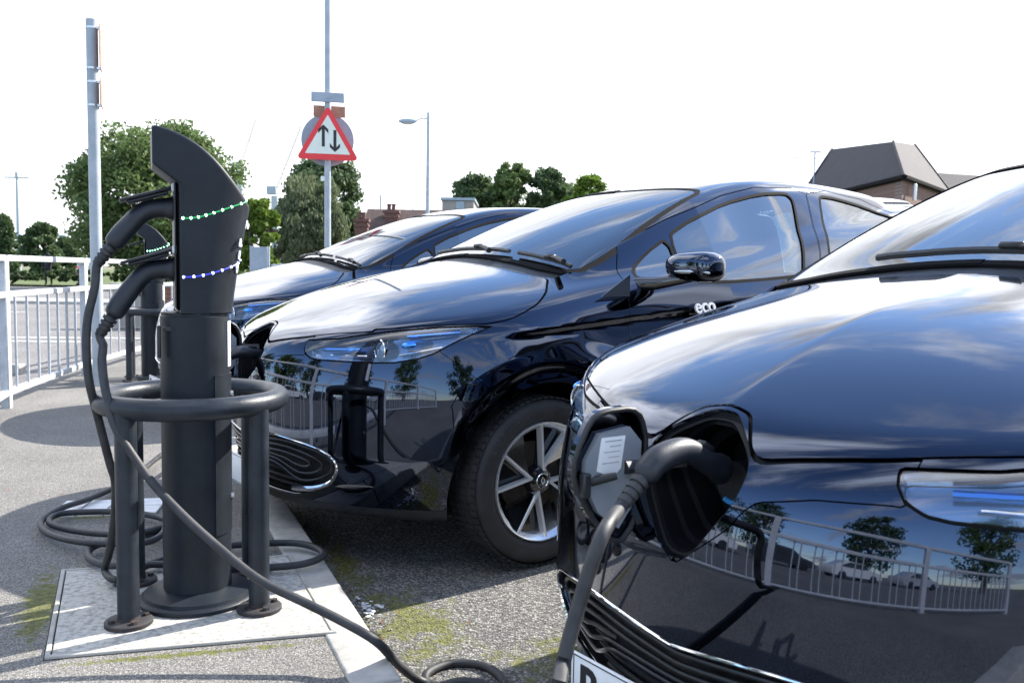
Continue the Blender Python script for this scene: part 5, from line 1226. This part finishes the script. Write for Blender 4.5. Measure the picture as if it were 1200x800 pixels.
# ---------------------------------------------------------------- crane jibs in the distance
def lattice(B, a, c, w0, w1, n):
    a, c = Vector(a), Vector(c); d = (c-a).normalized(); s = d.cross(Vector((0, 1, 0))).normalized(); t = Vector((0, 1, 0))
    cs = [lambda q, k=k: a.lerp(c, q)+(s*math.cos(2.094*k)+t*math.sin(2.094*k))*(w0+(w1-w0)*q) for k in range(3)]
    for f in cs: B.cyl(f(0), f(1), .09, n=4)
    for i in range(n):
        for k in range(3): B.cyl(cs[k](i/n), cs[(k+1) % 3]((i+1)/n), .05, n=4)
for (xa, ya), (xb, yb), D, lab in (((281, 193), (299, 140), 190, 'faint white crane jib rising behind the head of the front charging post'), ((322, 222), (352, 148), 170, 'thin crane jib leaning up behind the round grey sign back')):
    A_, B_ = px(xa, ya, D), px(xb, yb, D); rt = empty('crane', (A_.x, D, 0), label=lab, cat='crane', group='distant crane jibs'); o = Vector((A_.x, D, 0))
    b = MB(); lattice(b, A_-o, B_-o, .55, .3, 14); b.build('jib', mat('crane_white', (.72, .66, .64), .5), rt, smooth=0)
    MB().box(A_-o+Vector((-.5, 0, -.2)), (1.8, 1.5, 1.5), bev=.1).build('crane_cab', SIGNG, rt); MB().box(((A_-o).x, 0, A_.z/2-.6), (1.1, 1.1, A_.z-1.2)).build('tower', GALV, rt)
# ---------------------------------------------------------------- buildings
ROOFM = varied('clay_roof', (.055, .035, .030), (.10, .060, .050), 3, .85, .9, .02, 12); SLATE = varied('dark_roof_felt', (.022, .019, .022), (.038, .033, .036), 1.5, .85, .9, .01, 20)
CHIM = varied('chimney_brick', (.11, .055, .045), (.17, .085, .07), 8, .9)
def build_house(name, label, D, eave_px, ridge_px, chim, group=None):
    """gabled house, ridge along x; pixels give left and right ends"""
    (xl, ye), (xr, _) = eave_px; (rl, yr), (rr_, _) = ridge_px
    e0, e1, r0, r1 = px(xl, ye, D), px(xr, ye, D), px(rl, yr, D+3), px(rr_, yr, D+3); ox = (e0.x+e1.x)/2
    rt = empty(name, (ox, D, 0), label=label, cat='house', group=group); ze, zr = e0.z, r0.z; a, c = e0.x-ox, e1.x-ox
    V = [(a, 0, 0), (c, 0, 0), (c, 6, 0), (a, 6, 0), (a, 0, ze), (c, 0, ze), (c, 6, ze), (a, 6, ze), (c, 3, zr-.12), (a, 3, zr-.12)]
    from_py('wall', V, [(0, 1, 5, 4), (1, 2, 6, 8, 5), (2, 3, 7, 6), (3, 0, 4, 9, 7)], BRK, rt, smooth=False)
    b = MB()
    for s_ in (1, -1):
        y0, y1 = (-.3, 3) if s_ == 1 else (6.3, 3)
        dz = (zr-ze)*.1
        p = [(a-.25, y0, ze-dz), (c+.25, y0, ze-dz), (c+.25, y1, zr), (a-.25, y1, zr)]
        b.face(p); q = [(x, y, z-.1) for x, y, z in p]; b.face(q[::-1])
        for i in range(4): b.face([p[i], q[i], q[(i+1) % 4], p[(i+1) % 4]])
    rf = b.build('roof', ROOFM, rt, smooth=0)
    for cx_, yt, w_, yy in chim:
        t = px(cx_, yt, D+yy); x = t.x-ox; top = t.z
        MB().box((x, yy, top-1.3), (w_, w_*.7, 2.6)).box((x, yy, top-.06), (w_*1.25, w_*.9, .14)).box((x, yy, top-.32), (w_*1.15, w_*.82, .12)).build('chimney', CHIM, rf, smooth=0)
        for dx in (-.18, .14): MB().lathe([(.11, top), (.10, top+.28), (.13, top+.30), (.12, top+.36), (.08, top+.36)], 12, Matrix.Translation((x+dx*w_*1.1, yy, 0))).build('chimney_pot', CHIM, rf)
    for wx in np.linspace(a+1.2, c-1.2, 4):
        f_ = MB().box((wx, -.02, 2.0), (1.1, .06, 1.2), bev=.01).build('window', WHITEP, rt); MB().box((wx, -.055, 2.0), (.95, .02, 1.05)).build('pane', mat('far_glass', (.03, .04, .05), .05), f_)
    return rt
build_house('brick_house', 'brown roofed brick house with a large red chimney above the windscreen of the farthest car', 46, ((425, 285), (560, 285)), ((440, 245), (545, 245)), ((459, 247, .70, 2.2), (424, 257, .65, .5)))
# flat grey roof block behind the farthest car's roof
c0, c1 = px(518, 244, 60), px(555, 234, 60); ox = (c0.x+c1.x)/2
rt = empty('flat_roofed_block', (ox, 60, 0), label='low flat roofed grey block peeping over the roof of the farthest car', cat='building')
b = MB(); b.box((0, 3, (c0.z+.6)/2), (c1.x-c0.x, 6, c0.z+.4)).build('wall', varied('render_grey', (.26, .23, .22), (.34, .30, .28), 2, .9), rt, smooth=0)
MB().box((0, 3, c0.z+.62), (c1.x-c0.x+.2, 6.2, .18)).build('roof_edge', SIGNG, rt, smooth=0); MB().box((.15, -.06, c0.z+.2), (.55, .1, .5)).build('vent_panel', SIGNG, rt)
# brick building with a big dark hipped roof, right of the middle car
D = 40; cn = px(1058, 207, D); lf = px(938, 218, 54); rg_ = px(1112, 213, 47.5)
p0 = Vector((cn.x, D, 0)); pl0 = Vector((lf.x, 54, 0)); pr0 = Vector((rg_.x, 47.5, 0)); pb0 = pl0+pr0-p0; ez = cn.z
rt = empty('brick_building', (p0.x, p0.y, 0), label='large brick building with a dark hipped roof behind the middle and nearest cars', cat='building')
q = [p-p0 for p in (pl0, p0, pr0, pb0)]
V = [(p.x, p.y, 0) for p in q]+[(p.x, p.y, ez) for p in q]
# wall faces with recessed brick courses towards the camera
from_py('wall', V, [(0, 1, 5, 4), (1, 2, 6, 5), (2, 3, 7, 6), (3, 0, 4, 7)], BRK, rt, smooth=False)
cq = sum(q, Vector())/4
eo = [cq+(p-cq)*1.035 for p in q]
pk = [px(975, 175, 51)-p0, px(1047, 166, 46.5)-p0, px(1072, 170, 50.5)-p0]; zp = pk[1].z
E_ = [Vector((p.x, p.y, ez)) for p in eo]
from mathutils import geometry
T1 = Vector((pk[1].x, pk[1].y, zp)); camp = Vector((0, 0, 1.073))-p0
def on_plane(xp, yp, a_, b_, c_):
    n_ = (b_-a_).cross(c_-a_); d_ = px(xp, yp, 50)-p0-camp; t_ = n_.dot(a_-camp)/n_.dot(d_); return camp+d_*t_
T0 = on_plane(975, 175, E_[0], E_[1], T1); T2 = on_plane(1072, 170, E_[1], E_[2], T1)
T_ = [T0, T1, T2, T0+T2-T1]
b = MB(); E_ = [Vector((p.x, p.y, ez)) for p in eo]
for i in range(4): b.face([E_[i], E_[(i+1) % 4], T_[(i+1) % 4], T_[i]])
b.face(T_); b.face([Vector((p.x, p.y, ez-.02)) for p in eo][::-1]); b.build('roof', SLATE, rt, smooth=0)
b = MB()
for i in (0, 1): MB().cyl(E_[i]+Vector((0, 0, -.05)), E_[i+1]+Vector((0, 0, -.05)), .13, n=6).build('gutter', SEAL, rt)
for i in range(4): MB().cyl(E_[i], T_[i], .09, n=5).build('hip_ridge', SLATE, rt)
for f_ in (.25, .5, .75):
    m_ = q[0].lerp(q[1], f_); dr = (q[1]-q[0]).normalized(); n_ = Vector((dr.y, -dr.x, 0)); w_ = MB().box((m_.x+n_.x*.03, m_.y+n_.y*.03, 2.6), (1.4, .12, 1.3), rot=Matrix.Rotation(math.atan2(dr.y, dr.x), 3, 'Z')).build('window', WHITEP, rt, smooth=0)
    MB().box((m_.x+n_.x*.10, m_.y+n_.y*.10, 2.6), (1.2, .04, 1.1), rot=Matrix.Rotation(math.atan2(dr.y, dr.x), 3, 'Z')).build('pane', mat('far_glass', (.03, .04, .05), .05), w_, smooth=0)
c = px(1069, 226, D+1.0)-p0; MB().box((c.x, c.y-.25, c.z), (.14, .2, .75), bev=.03).build('wall_lamp', WHITEP, rt)
c0 = px(1090, 196, 54); c1 = px(1175, 214, 54)
rt2 = empty('side_wing', (c0.x, 54, 0), label='lower dark roofed wing to the right of the big hipped roof', cat='building'); w_ = 7.0; z_ = c0.z
from_py('wall', [(-1, 0, 0), (w_, 0, 0), (w_, 6, 0), (-1, 6, 0), (-1, 0, z_-1.5), (w_, 0, z_-1.5), (w_, 6, z_-1.5), (-1, 6, z_-1.5)], [(0, 1, 5, 4), (1, 2, 6, 5), (2, 3, 7, 6), (3, 0, 4, 7)], BRK, rt2, smooth=False)
from_py('roof', [(-1.2, -.3, z_-1.5), (w_+.3, -.3, z_-1.5), (w_-1.6, 3, z_-.15), (-.6, 3, z_+.15), (-1.2, 6.3, z_-1.5), (w_+.3, 6.3, z_-1.5)], [(0, 1, 2, 3), (5, 4, 3, 2), (1, 5, 2), (4, 0, 3)], SLATE, rt2, smooth=False)
# aerial beside the roof
t = px(955, 178, 50); rt = empty('tv_aerial', (t.x, 50, 0), label='thin television aerial left of the dark hipped roof', cat='aerial')
b = MB(); b.cyl((0, 0, 2), (0, 0, t.z), .035, n=6); b.cyl((-1.2, 0, t.z-.35), (.1, 0, t.z-.35), .03, n=5)
for i in range(6): b.cyl((-.1+.09*i-.1, 0, t.z-.12), (-.1+.09*i-.1, 0, t.z+.12), .022, n=5)
b.cyl((-.35, 0, t.z), (.5, 0, t.z), .025, n=5); b.build('mast', SIGNG, rt)
# ---------------------------------------------------------------- beyond the guard rail, mirrored in the paintwork
TL_ = ['dark green tree across the road, mirrored small in the bumpers beside the white car', 'smallest mid green tree across the road, mirrored left of the railing post', 'dark tree across the road left of the farthest white parked car', 'dark tree across the road behind the camera, beyond the nearest parked white car', 'mid green tree far behind the camera along the road', 'tallest dark tree across the road, behind the others', 'dark tree far behind the camera past the car park']
for k, (x, y, h_, kd) in enumerate(((-22, -6, 8, 'dark'), (-17, 3, 6.5, 'mid'), (-26, 10, 8.5, 'dark'), (-14, -14, 7.5, 'dark'), (-6, -22, 8.5, 'mid'), (-30, -2, 10, 'dark'), (6, -24, 8, 'dark'))):
    tree('broadleaf_tree', TL_[k], x, y, h_, 1.2, h_*.42, kd, 'trees mirrored in the paintwork', nleaf=3500, leaf=.34, seed=40+k)
def road_car(x, y, rz, colr, lab):
    rt = empty('parked_car', (x, y, -.02), rz, label=lab, cat='car', group='cars across the road, mirrored in the paintwork'); b = MB()
    prof = [(-2.1, .30), (-2.15, .62), (-1.95, .82), (-1.2, .95), (-.55, 1.38), (.85, 1.42), (1.6, 1.02), (2.05, .92), (2.12, .55), (2.05, .28)]
    secs = []
    for y_, sc2 in ((-.82, .93), (-.70, 1.), (0, 1.015), (.70, 1.), (.82, .93)):
        secs.append([b.bm.verts.new((px_, y_ if z_ < 1 else y_*.84, .28+(z_-.28)*sc2)) for px_, z_ in prof])
    for A, C in zip(secs, secs[1:]):
        for i in range(len(prof)): b.bm.faces.new((A[i], A[(i+1) % len(prof)], C[(i+1) % len(prof)], C[i]))
    b.bm.faces.new(secs[0]); b.bm.faces.new(secs[-1][::-1]); b.build('body', mat('paint_'+colr[0], colr[1], .25, .2, coat=1), rt, smooth=35)
    for s_ in (-1, 1):
        MB().prism([(-1.0, .93), (-.5, 1.30), (.8, 1.33), (1.4, 1.0)], .012, Matrix.Translation((0, s_*.765, 0)) @ Matrix.Rotation(R(90), 4, 'X')).build('side_window', GLOSSBLACK, rt, smooth=0)
        for xw in (-1.3, 1.3): MB().cyl((xw, s_*.66, .31), (xw, s_*.84, .31), .31, n=24).build('wheel', RUBBER, rt)
wc, sc3, dc = ('white', (.78, .78, .77)), ('silver', (.45, .46, .48)), ('dark', (.02, .02, .025))
CL_ = ['white car parked across the road, mirrored in the nearest bumper', 'silver car parked across the road behind the guard rail', 'dark car parked across the road between two pale ones', 'second white car parked across the road, farther behind the camera', 'white car parked farthest along the road beyond the silver one', 'silver car parked farthest behind the camera across the road']
for k, (x, y, cc) in enumerate(((-11.5, 1.0, wc), (-11.3, 5.9, sc3), (-11.8, -4.2, dc), (-10.6, -9.0, wc), (-12, 11, wc), (-9.0, -14.2, sc3))):
    road_car(x, y, R(90+k*1.5), cc, CL_[k])
